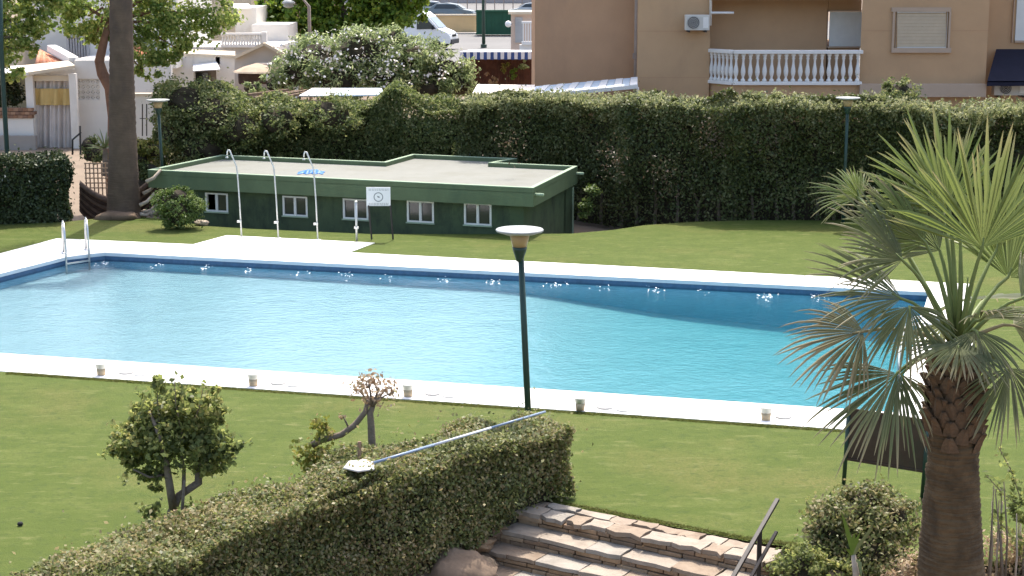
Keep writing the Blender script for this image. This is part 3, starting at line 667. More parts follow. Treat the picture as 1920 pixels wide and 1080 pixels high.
# ================================================================== LAMPS
def lamp(base, tilt, label, scale=1.0, height=2.9):
    o = T('garden_lamp', label, 'lamp post', base, 'garden lamps with a wide round disc')
    h = height
    def at(z): return Vector((tilt[0]*z/h, tilt[1]*z/h, z))
    mb = MB(); mb.tube([at(-0.5), at(h*0.5), at(h-0.36)], [0.042, 0.039, 0.037], 12); mb.build('pole', M_gpole, o, smooth=True, world=False)
    t = at(h)
    mb = MB(); mb.lathe([(0.037, -0.38), (0.045, -0.36), (0.062, -0.30), (0.082, -0.245), (0.088, -0.205)], 20, t); mb.build('socket', M_gpole, o, smooth=True, world=False)
    mb = MB(); mb.lathe([(0.082, -0.205), (0.105, -0.12), (0.118, -0.055)], 20, t); mb.build('light_cup', M_cup, o, smooth=True, world=False)
    mb = MB(); mb.lathe([(0.10, -0.056), (0.20, -0.045), (0.275, -0.02), (0.283, -0.004), (0.275, 0.006), (0.14, 0.018), (0.02, 0.022)], 36, t); mb.build('disc_shade', M_shade, o, smooth=True, world=False)
    return o
lamp((0.225, 19.15, 0), (-0.135, 0.0), 'dark green garden lamp with pale disc shade rising behind the clipped hedge')
pb = D(1590, 183, 38.2); lamp((pb.x, pb.y, -0.2), (0.0, 0), 'garden lamp standing in front of the tall hedge, its disc at the hedge top', height=pb.z + 0.2)
pb = D(296, 187, 40.6); lamp((pb.x+0.06, pb.y, -0.2), (-0.06, 0), 'garden lamp between the palm trunk and the green pump house', height=pb.z + 0.2)
pa = D(2, 100, 41.0); pl_ = T('lamp_pole', 'slim dark green pole rising behind the left hedge under the tree crown', 'pole', (pa.x, pa.y, -0.2))
mb = MB(); mb.tube([D(14, 300, 41.0) + Vector((0.03, 0, -1.5)), D(14, 300, 41.0), D(2, 90, 41.0), D(0, -40, 41.0)], 0.06, 10); mb.build('pole', M_gpole, pl_, smooth=True)

# ================================================================== DECK THINGS
def ladder(o, A, B, depthdir, h, deck_in):
    """two hooped rails with three rungs; A,B = front feet at the pool edge, depthdir = away from the water"""
    for p in (A, B):
        q = p + depthdir*deck_in
        pts = [p + Vector((0,0,-0.45)), p + Vector((0,0,0.35))]
        r_ = deck_in*0.30
        m1 = p + depthdir*(deck_in*0.18)
        pts += [p + depthdir*(deck_in*0.06) + Vector((0,0,h*0.75)), p + depthdir*(deck_in*0.30) + Vector((0,0,h*0.96)), p + depthdir*(deck_in*0.62) + Vector((0,0,h)), p + depthdir*(deck_in*0.88) + Vector((0,0,h*0.92)), q + Vector((0,0,h*0.72)), q + Vector((0,0,0))]
        mb = MB(); mb.tube(pts, 0.021, 10); mb.build('rail', M_steel, o, smooth=True)
        mb = MB(); mb.lathe([(0.05, 0.002), (0.05, 0.012), (0.03, 0.025), (0.021, 0.03)], 14, q); mb.build('foot_flange', M_steel, o, smooth=True)
    for z in (-0.12, -0.33):
        mb = MB(); mb.beam(A + Vector((0,0,z)), B + Vector((0,0,z)), 0.07, 0.025); mb.build('rung', M_steel, o)
fa = G(123, 483); fb = G(166, 476)
d_ = Vector((-0.35, 1, 0)).normalized()
lo = T('pool_ladder', 'steel pool ladder at the far corner near the dark hedge', 'pool ladder', fa, 'pool ladders')
ladder(lo, fa - d_*0.10, fb - d_*0.10, d_, 0.72, 0.62)
fa = PL(-0.52, 24.75); fb = PL(-0.50, 25.25)
lo = T('pool_ladder', 'steel pool ladder partly hidden by the fan palm fronds', 'pool ladder', fa, 'pool ladders')
ladder(lo, fa, fb, EX, 0.72, 0.62)

proto = None
for i, (u, v) in enumerate([(190, 703), (475, 723), (765, 743), (1088, 769), (1436, 787)]):
    p = G(u, v); lab = ['sand-filled ash tub on the near deck, farthest from the fan palm', 'sand-filled ash tub on the near deck, second from the far-off ladder end', 'sand-filled ash tub on the near deck beside the pruned tree', 'sand-filled ash tub on the near deck just past the garden lamp', 'pale ash tub on the near deck beside the fan palm'][i]
    if proto is None:
        o = T('ash_tub', lab, 'tub', p, 'ash tubs along the near deck')
        mb = MB(); mb.lathe([(0.052, 0.0), (0.058, 0.0), (0.070, 0.105)], 18); mb.build('lower_cup', M_sand, o, smooth=True, world=False)
        mb = MB(); mb.lathe([(0.071, 0.104), (0.080, 0.17), (0.083, 0.175), (0.075, 0.176), (0.066, 0.12), (0.01, 0.118)], 18); mb.build('rim_cup', M_cupw, o, smooth=True, world=False)
        proto = o
    else: o = copy_tree(proto, p, random.uniform(0, 6), lab)
    q = p + Vector((0.34 if i < 4 else 0.25, 0.12, 0.004)); lid = T('skimmer_lid', 'flat grey deck lid beside ' + ['the tub farthest from the fan palm', 'the tub second from the ladder end', 'the tub near the pruned tree', 'the tub past the garden lamp', 'the pale tub by the fan palm'][i], 'lid', q, 'flat deck lids beside the tubs')
    for k, (dx, dy, w) in enumerate([(0, 0, 0.11), (0.24, -0.12, 0.10)]):
        if i == 4 and k: continue
        mb = MB(); mb.lathe([(w, 0), (w, 0.012), (w*0.85, 0.018), (0.01, 0.018)], 20, q + Vector((dx, dy, 0))); mb.build('cover_disc', M_lid if k == 0 else mat('pale_lid', (0.58, 0.57, 0.54), 0.7, 0.06, 9), lid, smooth=True)

# showers
def shower(base, label, h=1.93):
    o = T('pool_shower', label, 'shower', base, 'outdoor showers on the white platform')
    mb = MB(); mb.tube([(0,0,0), (-0.02,0,0.8), (-0.05,0,h*0.76), (-0.065,0.0,h*0.82), (-0.17,0,h*0.96), (-0.20,0,h), (-0.235,0,h*1.005), (-0.255,0,h*0.985), (-0.262,-0.0,h*0.945)], 0.017, 10); mb.build('riser_pipe', M_galv, o, smooth=True, world=False)
    mb = MB(); mb.lathe([(0.022, 0.03), (0.04, 0.0), (0.01, -0.004)], 14, (-0.264, 0, h*0.915)); mb.build('shower_head', M_galv, o, smooth=True, world=False)
    mb = MB(); mb.box((-0.035, -0.02, 0.36), (0.10, 0.06, 0.05)); mb.build('valve', M_steel, o, bevel=0.008, world=False)
    mb = MB(); mb.lathe([(0.07, 0), (0.07, 0.01), (0.03, 0.02)], 14); mb.build('base_plate', M_galv, o, world=False)
    return o
s0 = shower(G(453, 445), 'outdoor shower pipe on the white platform, nearest the round bush')
copy_tree(s0, G(522, 447), 0, 'middle one of three outdoor shower pipes on the white platform'); copy_tree(s0, G(596, 450), 0, 'outdoor shower pipe on the white platform, nearest the white notice')
fp = G(669, 452); o = T('foot_tap', 'short standpipe foot shower in front of a pump house window beside the white notice', 'tap', fp)
mb = MB(); mb.tube([(0,0,0),(0,0,0.85)], 0.026, 10); mb.build('pipe', M_galv, o, smooth=True, world=False)
mb = MB(); mb.box((0, -0.03, 0.30), (0.1, 0.06, 0.05)); mb.build('valve', M_steel, o, bevel=0.008, world=False)
mb = MB(); mb.lathe([(0.03, 0), (0.03, 0.03), (0.01, 0.04)], 12, (0,0,0.85)); mb.build('cap', M_galv, o, world=False)

# notice
na = G(697, 449); nb = G(737, 449); o = T('pool_notice', 'white notice board with a round emblem on two dark legs by the showers', 'notice board', (na+nb)/2)
ta, tb_ = D(688, 352, na.y), D(731, 352, nb.y)
for p, t in ((na, D(691, 385, na.y)), (nb, D(732, 385, nb.y))): mb = MB(); mb.tube([p, t], 0.02, 8); mb.build('leg', M_iron, o)
c = (D(687, 351, na.y) + D(732, 386, na.y))/2; w = (D(732, 360, na.y) - D(687, 360, na.y)).x; h = D(700, 351, na.y).z - D(700, 386, na.y).z
mb = MB(); mb.box(c, (w, 0.02, h)); mb.build('board', M_pot, o)
mb = MB(); n = 24
for k in range(n):
    a0, a1 = 2*math.pi*k/n, 2*math.pi*(k+1)/n
    mb.add([(c.x + r_*math.cos(q), c.y-0.013, c.z - 0.01 + r_*math.sin(q)) for r_, q in ((0.085,a0),(0.085,a1),(0.105,a1),(0.105,a0))], [(0,1,2,3)])
mb.add([(c.x-0.03, c.y-0.013, c.z+0.02), (c.x-0.015, c.y-0.013, c.z-0.02), (c.x+0.035, c.y-0.013, c.z-0.03), (c.x+0.02, c.y-0.013, c.z+0.005)], [(0,1,2,3)])
mb.build('emblem', M_ink, o)
mb = MB()
for zz in (0.165, 0.14, -0.145, -0.165, -0.185):
    x = -w/2 + 0.05
    while x < w/2 - 0.05:
        l_ = random.uniform(0.02, 0.06); mb.add([(c.x+x, c.y-0.013, c.z+zz-0.004), (c.x+min(x+l_, w/2-0.04), c.y-0.013, c.z+zz-0.004), (c.x+min(x+l_, w/2-0.04), c.y-0.013, c.z+zz+0.004), (c.x+x, c.y-0.013, c.z+zz+0.004)], [(0,1,2,3)]); x += l_ + 0.014
mb.build('print_lines', M_ink, o)

# brown board seen from behind
p0 = G(1582, 908); p1 = G(1729, 934); o = T('rules_board', 'dark brown board on two green legs behind the fan palm', 'notice board', (p0+p1)/2)
for p, u, v in ((p0, 1592, 765), (p1, 1741, 790)):
    t = D(u, v, p.y); mb = MB(); mb.tube([p, t], 0.025, 8); mb.build('leg', M_gpole, o, smooth=True)
q = [D(1586, 860, p0.y), D(1732, 884, p1.y), D(1741, 789, p1.y), D(1592, 766, p0.y)]
mb = MB(); mb.extr(q, (0, 0.025, 0)); mb.build('panel', M_brown, o)
for i in (0, 2): mb = MB(); mb.beam(q[i] + Vector((0,-0.01,0)), q[i+1] + Vector((0,-0.01,0)), 0.02, 0.025); mb.build('panel_trim', M_brown, o)

# ================================================================== FAN PALM
def frondmat(name, g1, g2, dead, start, end):
    m = bpy.data.materials.new(name); m.use_nodes = True; N = m.node_tree.nodes; L = m.node_tree.links; p = N['Principled BSDF']
    p.inputs['Roughness'].default_value = 0.42; p.inputs['Specular IOR Level'].default_value = 0.4
    at = N.new('ShaderNodeAttribute'); at.attribute_name = 'tip'; g = N.new('ShaderNodeNewGeometry')
    mx = N.new('ShaderNodeMix'); mx.data_type = 'RGBA'; mx.inputs[6].default_value = (*g1, 1); mx.inputs[7].default_value = (*g2, 1); L.new(g.outputs['Random Per Island'], mx.inputs[0])
    ra = N.new('ShaderNodeMath'); ra.operation = 'MULTIPLY_ADD'; L.new(g.outputs['Random Per Island'], ra.inputs[0]); ra.inputs[1].default_value = 0.35; L.new(at.outputs['Fac'], ra.inputs[2])
    mr = N.new('ShaderNodeMapRange'); mr.inputs[1].default_value = start; mr.inputs[2].default_value = end; L.new(ra.outputs[0], mr.inputs[0])
    m2 = N.new('ShaderNodeMix'); m2.data_type = 'RGBA'; L.new(mr.outputs[0], m2.inputs[0]); L.new(mx.outputs[2], m2.inputs[6]); m2.inputs[7].default_value = (*dead, 1)
    L.new(m2.outputs[2], p.inputs['Base Color'])
    t = N.new('ShaderNodeBsdfTranslucent'); hs = N.new('ShaderNodeHueSaturation'); hs.inputs['Value'].default_value = 1.25; L.new(m2.outputs[2], hs.inputs['Color']); L.new(hs.outputs[0], t.inputs[0])
    ms = N.new('ShaderNodeMixShader'); ms.inputs[0].default_value = 0.38; L.new(p.outputs[0], ms.inputs[1]); L.new(t.outputs[0], ms.inputs[2]); L.new(ms.outputs[0], N['Material Output'].inputs[0])
    return m
F_green = frondmat('frond_green', (0.14, 0.185, 0.045), (0.20, 0.235, 0.08), (0.30, 0.25, 0.13), 0.95, 1.35)
F_mid = frondmat('frond_mid', (0.10, 0.125, 0.05), (0.175, 0.19, 0.095), (0.32, 0.27, 0.16), 0.9, 1.25)
F_old = frondmat('frond_old', (0.12, 0.125, 0.055), (0.20, 0.175, 0.085), (0.33, 0.27, 0.16), 0.6, 1.1)
M_pet = mat('petiole', (0.16, 0.20, 0.06), 0.5, 0.15, 8)
M_petd = mat('old_petiole', (0.24, 0.20, 0.10), 0.7, 0.2, 8)

def frond(o, foot, hub, axis, normal, Rad, span=150, nseg=38, droop=0.25, m=None, fold=0.35, curl=0.15, tipdroop=0.3, seed=0):
    rn = random.Random(seed); droop *= 0.6; tipdroop *= 0.6; axis = axis.normalized(); normal = (normal - axis*normal.dot(axis)).normalized(); side = axis.cross(normal)
    m = m or F_green
    fr = bpy.data.objects.new('frond', None); COL.objects.link(fr); fr.parent = o; fr.location = hub - wloc(o); fr.empty_display_size = 0.1
    # petiole
    mid = (foot + hub)/2 + Vector((0, 0, 0.10*(hub-foot).length)); mb = MB()
    pts = [foot, foot.lerp(mid, 0.5) + Vector((0,0,0.02)), mid, mid.lerp(hub, 0.55) + Vector((0,0,0.02)), hub, hub + axis*0.10]
    mb.tube(pts, [0.030, 0.024, 0.019, 0.016, 0.014, 0.006], 6); mb.build('petiole', M_pet if m is not F_old else M_petd, fr, smooth=True)
    vs = []; fs = []; tp = []; dphi = R(span)/nseg; S = [0.03, 0.22, 0.42, 0.58, 0.76, 0.90, 1.0]
    for k in range(nseg):
        x = (k + 0.5)/nseg*2 - 1; ph = x*R(span)/2 + rn.gauss(0, 0.026)
        ln = Rad*(1 - 0.28*abs(x)**2.2)*rn.uniform(0.78, 1.08); d = axis*math.cos(ph) + side*math.sin(ph)
        # the blade is a shallow cup: the sides bend away from the normal
        bend = -curl*abs(x)**1.5; wob = rn.gauss(0, 0.05); td = tipdroop*rn.uniform(0.3, 1.7); broken = rn.random() < 0.10
        pd = Vector((-d.y, d.x, 0)); base = len(vs); dirn = d.copy(); pos = hub.copy(); last = 0
        lat = d.cross(normal).normalized()
        for s in S:
            p = hub + d*(ln*s) + normal*(ln*bend*s*s) + Vector((0,0,-1))*(ln*droop*s*s + ln*td*max(0, s-0.5)**2*(3.0 if broken else 1.3)) + lat*(wob*ln*max(0, s-0.4))
            w = ln*s*math.tan(dphi/2)*1.04 if s <= 0.43 else ln*0.43*math.tan(dphi/2)*1.3*((1-s)/0.57)**0.6 + 0.0012
            rid = normal*(w*fold*1.6)
            vs += [p - lat*w - rid*0.4, p + rid, p + lat*w - rid*0.4]; tp += [s]*3
        for i in range(len(S)-1):
            a = base + 3*i; fs += [(a, a+1, a+4, a+3), (a+1, a+2, a+5, a+4)]
    mb = MB(); mb.v = [tuple(v) for v in vs]; mb.f = fs; b = mb.build('blade', m, fr)
    at = b.data.attributes.new('tip', 'FLOAT', 'POINT'); at.data.foreach_set('value', tp)
    return fr
YP = 14.6; heart = D(1795, 655, YP); base = Vector((heart.x + 0.10, YP, -0.75))
pm = T('fan_palm', 'stout fan palm with ragged green fronds beside the round bush', 'palm', base)
prof = []
def trunk_c(z): t = (z + 0.75)/(heart.z + 0.75); return Vector((heart.x + 0.10*(1-t) - 0.02*math.sin(t*2.2), YP, z))
zs = np.linspace(-0.75, heart.z - 0.02, 430); mb = MB(); n = 26; vs = []
for i, z in enumerate(zs):
    t = (z + 0.75)/(heart.z + 0.75)
    r_ = np.interp(z, [-0.75, 0.3, 0.8, 1.5, 2.0, 2.45], [0.40, 0.315, 0.275, 0.232, 0.225, 0.17])
    c = trunk_c(z)
    for k in range(n):
        w = 2*math.pi*k/n; ring = 0.016*(((z*17 + 0.35*math.sin(w*2) + 0.9*mnoise.noise(Vector((math.cos(w)*1.3, math.sin(w)*1.3, z*3)))) % 1.0) - 0.5) + 0.016*mnoise.noise(Vector((math.cos(w)*2, math.sin(w)*2, z*9)))
        vs.append(c + Vector((math.cos(w), math.sin(w), 0))*(r_ + ring*(1.0 if z < 1.9 else 0.4)))
mb.add(vs, [(i*n+k, i*n+(k+1)%n, (i+1)*n+(k+1)%n, (i+1)*n+k) for i in range(len(zs)-1) for k in range(n)]); mb.build('trunk', M_trunk, pm, smooth=True)
# old leaf bases criss-crossing below the crown
bmesh_data = None
for row in range(11):
    z = 1.62 + row*0.078; nb_ = 10; rr = float(np.interp(z, [1.5, 2.0, 2.45], [0.235, 0.235, 0.185]))
    for k in range(nb_):
        w = 2*math.pi*(k + 0.5*(row % 2))/nb_ + random.uniform(-0.08, 0.08)
        if bmesh_data is None:
            mb = MB(); vs = []
            for s, wd, ou in ((0, 0.075, 0.0), (0.06, 0.062, 0.012), (0.11, 0.045, 0.030), (0.155, 0.026, 0.052)):
                vs += [(-wd, ou-0.012, s), (0, ou+0.022, s), (wd, ou-0.012, s), (0, ou-0.03, s)]
            fs = []
            for i in range(3):
                for q in range(4): fs.append((i*4+q, i*4+(q+1)%4, (i+1)*4+(q+1)%4, (i+1)*4+q))
            fs.append((12,13,14,15)); mb.add(vs, fs); bmesh_data = bpy.data.meshes.new('leaf_base'); bmesh_data.from_pydata(mb.v, [], mb.f); bmesh_data.materials.append(M_boot)
        if row < 3 and random.random() < 0.55 - 0.15*row: continue
        b = link('leaf_base', bmesh_data, pm); c = trunk_c(z) - wloc(pm)
        b.location = c + Vector((math.cos(w), math.sin(w), 0))*rr; b.rotation_euler = (random.uniform(-0.12, 0.05), random.uniform(-0.35, 0.35), w - math.pi/2); s_ = random.uniform(0.85, 1.25); b.scale = (s_, s_*random.uniform(0.8, 1.3), s_*random.uniform(0.7, 1.15))
V3 = Vector
def fr(hu, hv, hY, tu, tv, tY, nrm, Rad, **kw):
    hub = D(hu, hv, hY); tip = D(tu, tv, tY); ft = heart + (hub - heart).normalized()*0.10 + Vector((0, 0, 0.02))
    frond(pm, ft, hub, tip - hub, V3(nrm), Rad, **kw)
fr(1842, 465, YP-0.15, 1868, 235, YP-0.35, (0.1, -1, 0.25), 1.22, span=150, nseg=34, droop=0.02, tipdroop=0.18, m=F_green, seed=1, curl=0.05)
fr(1780, 392, YP+0.30, 1705, 235, YP+0.35, (-0.1, -1, 0.35), 1.0, span=150, nseg=32, droop=0.06, tipdroop=0.25, m=F_green, seed=2, curl=0.1)
fr(1762, 470, YP+0.30, 1650, 290, YP+0.3, (0.35, -0.8, 0.7), 1.0, span=130, nseg=32, droop=0.12, tipdroop=0.3, m=F_mid, seed=3)
fr(1692, 488, YP-0.1, 1560, 352, YP-0.35, (0.35, -0.75, 0.75), 0.98, span=135, nseg=36, droop=0.10, tipdroop=0.25, m=F_mid, seed=4)
fr(1690, 560, YP-0.15, 1525, 470, YP-0.2, (0.25, -0.55, 0.9), 0.98, span=120, nseg=34, droop=0.16, tipdroop=0.35, m=F_mid, seed=5)
fr(1618, 622, YP-0.1, 1478, 640, YP-0.2, (-0.15, -0.75, 0.8), 0.78, span=165, nseg=36, droop=0.16, tipdroop=0.45, m=F_old, seed=7)
fr(1705, 575, YP-0.35, 1715, 680, YP-0.5, (-0.1, -1, 0.2), 0.62, span=175, nseg=30, droop=0.15, tipdroop=0.4, m=F_mid, seed=8)
fr(1682, 700, YP-0.35, 1600, 800, YP-0.5, (-0.3, -0.9, 0.55), 0.86, span=150, nseg=36, droop=0.12, tipdroop=0.3, m=F_mid, seed=9)
fr(1690, 702, YP-0.38, 1730, 790, YP-0.45, (0.3, -0.9, 0.5), 0.42, span=100, nseg=16, droop=0.15, tipdroop=0.35, m=F_mid, seed=10)
fr(1798, 645, YP-0.45, 1790, 690, YP-0.95, (0, -0.5, 0.9), 0.62, span=200, nseg=34, droop=0.18, tipdroop=0.3, m=F_mid, seed=11)
fr(1893, 690, YP-0.25, 1905, 800, YP-0.4, (0.2, -1, 0.3), 0.66, span=160, nseg=32, droop=0.1, tipdroop=0.4, m=F_mid, seed=12)
fr(1915, 560, YP-0.2, 2010, 500, YP-0.3, (-0.4, -0.7, 0.8), 0.95, span=140, nseg=34, droop=0.15, tipdroop=0.3, m=F_mid, seed=13)
fr(1890, 520, YP+0.3, 1960, 330, YP+0.5, (-0.2, -0.9, 0.4), 1.05, span=150, nseg=36, droop=0.08, tipdroop=0.25, m=F_green, seed=14)
fr(1850, 560, YP+0.6, 1890, 540, YP+1.3, (0, 0.3, 1), 0.95, span=140, nseg=32, droop=0.15, tipdroop=0.35, m=F_mid, seed=16)
fr(1900, 610, YP+0.1, 2000, 640, YP+0.2, (0.1, -0.5, 0.9), 0.85, span=140, nseg=32, droop=0.2, tipdroop=0.35, m=F_old, seed=17)
fr(1775, 605, YP+0.5, 1745, 640, YP+1.1, (0, -0.5, 1), 0.7, span=150, nseg=28, droop=0.25, tipdroop=0.35, m=F_mid, seed=18)
fr(1838, 600, YP-0.4, 1905, 560, YP-0.9, (0.2, -0.5, 0.9), 0.75, span=110, nseg=24, droop=0.2, tipdroop=0.3, m=F_mid, seed=19)
fr(1610, 372, YP+0.9, 1545, 325, YP+1.1, (0.2, -0.8, 0.7), 0.52, span=150, nseg=30, droop=0.15, tipdroop=0.4, m=F_green, seed=20)
fr(1612, 372, YP+0.92, 1590, 300, YP+0.9, (0.1, -0.6, 0.8), 0.36, span=130, nseg=18, droop=0.1, tipdroop=0.3, m=F_green, seed=21)
fr(1735, 455, YP+0.15, 1610, 320, YP+0.1, (0.3, -0.8, 0.7), 0.98, span=140, nseg=34, droop=0.10, tipdroop=0.3, m=F_green, seed=23)
fr(1830, 620, YP-0.35, 1860, 690, YP-0.75, (0.1, -0.7, 0.7), 0.6, span=150, nseg=26, droop=0.2, tipdroop=0.4, m=F_mid, seed=25)
fr(1768, 405, YP+0.5, 1738, 215, YP+0.6, (-0.1, -1, 0.3), 1.05, span=62, nseg=15, droop=0.02, tipdroop=0.2, m=F_green, seed=26)
fr(1868, 470, YP+0.35, 1900, 250, YP+0.5, (0.1, -1, 0.3), 1.05, span=70, nseg=17, droop=0.02, tipdroop=0.2, m=F_green, seed=27)
# young unopened spears
for k, (u, v) in enumerate([(1800, 400), (1815, 520)]):
    mb = MB(); t = D(u, v, YP); mb.tube([heart, heart.lerp(t, 0.5) + Vector((0.02,0,0)), t], [0.028, 0.024, 0.006], 7); mb.build('spear_leaf', M_pet, pm, smooth=True)

# ================================================================== SHRUBS ROUND THE PALM
def bush(name, label, blobs, n, m, ls, lw, parentloc, cat='bush', core=True, shell=0.75, group=None):
    o = T(name, label, cat, parentloc, group); P_, N_ = crown_points(blobs, n, shell); leaves('foliage', P_, m, o, ls, lw, N=N_, spread=0.8)
    if core:
        for i, b in enumerate(blobs): mb = MB(); mb.blob(b[:3], (b[3]*0.62, b[4]*0.62, b[5]*0.62), 0.3, i, 12, 8); mb.build('inner_branches', M_twig, o)
    return o
def B(u, v, Y, r, ry=None, rz=None): p = D(u, v, Y); return (p.x, p.y, p.z, r, ry or r, rz or r)
bush('round_bush', 'rounded grey-green bush at the foot of the fan palm', [B(1610, 985, 16.0, 0.42, 0.4, 0.36), B(1560, 990, 15.9, 0.26, 0.3, 0.30), B(1670, 975, 16.1, 0.28, 0.3, 0.30), B(1610, 1040, 15.8, 0.5, 0.4, 0.35), B(1540, 1060, 15.7, 0.22), B(1620, 945, 16.1, 0.25, 0.25, 0.2)], 15000, L_near, 0.048, 0.026, D(1610, 1060, 16.0))
bush('ground_bush', 'low small-leaved bush beside the handrail below the round bush', [B(1500, 1070, 15.3, 0.26, 0.3, 0.22), B(1560, 1090, 15.2, 0.22, 0.3, 0.2)], 5000, L_small, 0.045, 0.028, D(1500, 1110, 15.3))
yo = T('young_yucca', 'young green strap-leaved plant in front of the round bush', 'plant', D(1600, 1110, 14.9))
mb = MB(); mb.tube([D(1604, 1120, 14.9), D(1605, 1075, 14.9), D(1600, 1040, 14.9)], [0.035, 0.032, 0.022], 8); mb.build('stem', M_palew, yo, smooth=True)
def strap(parent, pts, w, m, name='leaf'):
    mb = MB(); vs = []; n = len(pts)
    for i, p in enumerate(pts):
        t = i/(n-1); ww = w*math.sin(math.pi*min(0.98, 0.18 + 0.82*t))**0.7 + 0.001; vs += [p + V3((-ww, 0, 0)), p + V3((0, -0.25*ww, -0.1*ww)), p + V3((ww, 0, 0))]
    mb.add(vs, [f for i in range(n-1) for f in ((3*i, 3*i+1, 3*i+4, 3*i+3), (3*i+1, 3*i+2, 3*i+5, 3*i+4))]); return mb.build(name, m, parent, smooth=True)
M_strap = mat('strap_leaf', (0.14, 0.22, 0.035), 0.4, 0.2, 6); M_strap2 = mat('strap_leaf_pale', (0.20, 0.23, 0.09), 0.5, 0.2, 6)
for pts, m in [([(1600, 1040), (1594, 1015), (1586, 985), (1578, 962)], M_strap), ([(1600, 1040), (1605, 1015), (1612, 1000)], M_strap), ([(1600, 1042), (1612, 1020), (1628, 1000), (1638, 980)], M_strap2), ([(1600, 1040), (1600, 1015), (1602, 1000)], M_strap), ([(1600, 1045), (1612, 1055), (1615, 1080)], M_strap2), ([(1598, 1042), (1590, 1030), (1580, 1028)], M_strap)]:
    strap(yo, [D(u, v, 14.9 - 0.03*i) for i, (u, v) in enumerate(pts)], 0.022, m)
sh = T('sparse_shrub', 'sparse twiggy shrub with thin bare stems on the far side of the palm trunk', 'shrub', D(1890, 1100, 15.6))
C = []
for i in range(16):
    u0 = random.uniform(1850, 1935); u1 = u0 + random.uniform(-18, 18); v1 = random.uniform(900, 1000); y_ = 15.6 + random.uniform(-0.25, 0.25)
    mb = MB(); mb.tube([D(u0, 1120, y_), D((u0+u1)/2 + random.uniform(-6, 6), (1120+v1)/2, y_), D(u1, v1, y_)], [0.012, 0.010, 0.005], 6); mb.build('stem', M_bark if i % 3 else M_palew, sh, smooth=True)
for (a, b, n) in [((1872, 838), (1895, 880), 26), ((1895, 880), (1915, 940), 60), ((1848, 890), (1880, 925), 30), ((1880, 925), (1915, 950), 60), ((1890, 950), (1925, 980), 130), ((1860, 960), (1900, 1010), 60), ((1900, 990), (1925, 1050), 70)]:
    mb = MB(); mb.tube([D(*a, 15.6), D(*b, 15.6)], [0.004, 0.006], 5); mb.build('twig', M_bark, sh)
    for t in rng.uniform(0, 1, n): C.append(np.array(D(a[0]+(b[0]-a[0])*t, a[1]+(b[1]-a[1])*t, 15.6)) + rng.normal(0, 0.035, 3))
leaves('foliage', np.array(C), L_small, sh, 0.055, 0.035)
bush('dry_bush', 'dry brownish undergrowth on the bank behind the palm trunk', [B(1885, 1040, 15.9, 0.35, 0.3, 0.25), B(1700, 1075, 15.0, 0.25, 0.2, 0.18)], 2600, L_dry, 0.05, 0.02, D(1885, 1090, 15.9), core=False, shell=0.1)

# ================================================================== PUMP HOUSE
ZR = 1.10
FL, FR_ = G(277, 318, ZR), G(1000, 352, ZR); fdir = (FR_ - FL); fdir.z = 0; FLEN = fdir.length; fdir.normalize(); bdir = V3((-fdir.y, fdir.x, 0))
def HP(a, b, z=0.0): p = FL + fdir*a + bdir*b; return V3((p.x, p.y, z))
def hloc(u, v): p = G(u, v, ZR) - FL; return (p.dot(fdir), p.dot(bdir))
BLa = hloc(415, 290); b1 = hloc(740, 297.5); b2 = hloc(770, 289.5); b3 = hloc(955, 296); b4 = hloc(918, 307); BR = hloc(1083, 311)
outl = [(0, 0), (FLEN, 0), (BR[0], BR[1]), (b4[0], BR[1]+0.02), (b4[0]+0.25, b3[1]), (b2[0], b3[1]), (b1[0], BLa[1]), (BLa[0], BLa[1])]
ph = T('pump_house', 'low green flat-roofed pump house with five small windows behind the showers', 'building', HP(FLEN/2, 1.5, -0.4))
op = [HP(a, b) for a, b in outl]
mb = MB(); mb.prism([(p.x, p.y) for p in op], 0.67, 0.985); slab = mb.build('roof_slab', M_glite, ph)
ins = shrink(op, 0.10)
mb = MB()
mb.add([(p.x, p.y, 0.992) for p in ins], [tuple(range(len(ins)))]); rs_ = mb.build('roof_screed', M_roof, slab)
mb = MB(); cp = MB()
for i in range(len(op)):
    a, b, c, d = op[i], op[(i+1)%len(op)], ins[(i+1)%len(op)], ins[i]
    mb.add([(a.x,a.y,0.97),(b.x,b.y,0.97),(c.x,c.y,0.97),(d.x,d.y,0.97),(a.x,a.y,1.085),(b.x,b.y,1.085),(c.x,c.y,1.085),(d.x,d.y,1.085)], [(0,1,5,4),(1,2,6,5),(2,3,7,6),(3,0,4,7)])
    cp.add([(a.x,a.y,1.0855),(b.x,b.y,1.0855),(c.x,c.y,1.0855),(d.x,d.y,1.0855),(a.x,a.y,1.10),(b.x,b.y,1.10),(c.x,c.y,1.10),(d.x,d.y,1.10)], [(4,5,6,7),(0,1,5,4),(1,2,6,5),(2,3,7,6),(3,0,4,7)])
mb.build('parapet', M_glite, ph); cp.build('parapet_cap', M_gtop, ph)
OV = 0.22; wall_f = OV
# walls with real window openings on the front
wins = []
for (u0, u1, v0, v1, opn) in [(386, 427, 362, 397, True), (531, 576, 368, 405, False), (644, 690, 373, 411, False), (764, 813, 377, 417, False), (871, 921, 381, 422, False)]:
    p0 = onwall(u0, (v0+v1)/2, HP(0, OV), fdir); p1 = onwall(u1, (v0+v1)/2, HP(0, OV), fdir); zt = onwall((u0+u1)/2, v0, HP(0, OV), fdir).z; zb = onwall((u0+u1)/2, v1, HP(0, OV), fdir).z
    a0 = (p0 - HP(0, OV)).dot(fdir); a1 = (p1 - HP(0, OV)).dot(fdir); wins.append((a0, a1, zb, zt, opn))
A0, A1 = 0.65, FLEN - 0.30; zB = -0.6; zT = 0.67
mb = MB()
def wbox(a0, a1, b0, b1, z0, z1, mbx): mbx.prism([(HP(a, b).x, HP(a, b).y) for a, b in ((a0, b0), (a1, b0), (a1, b1), (a0, b1))], z0, z1)
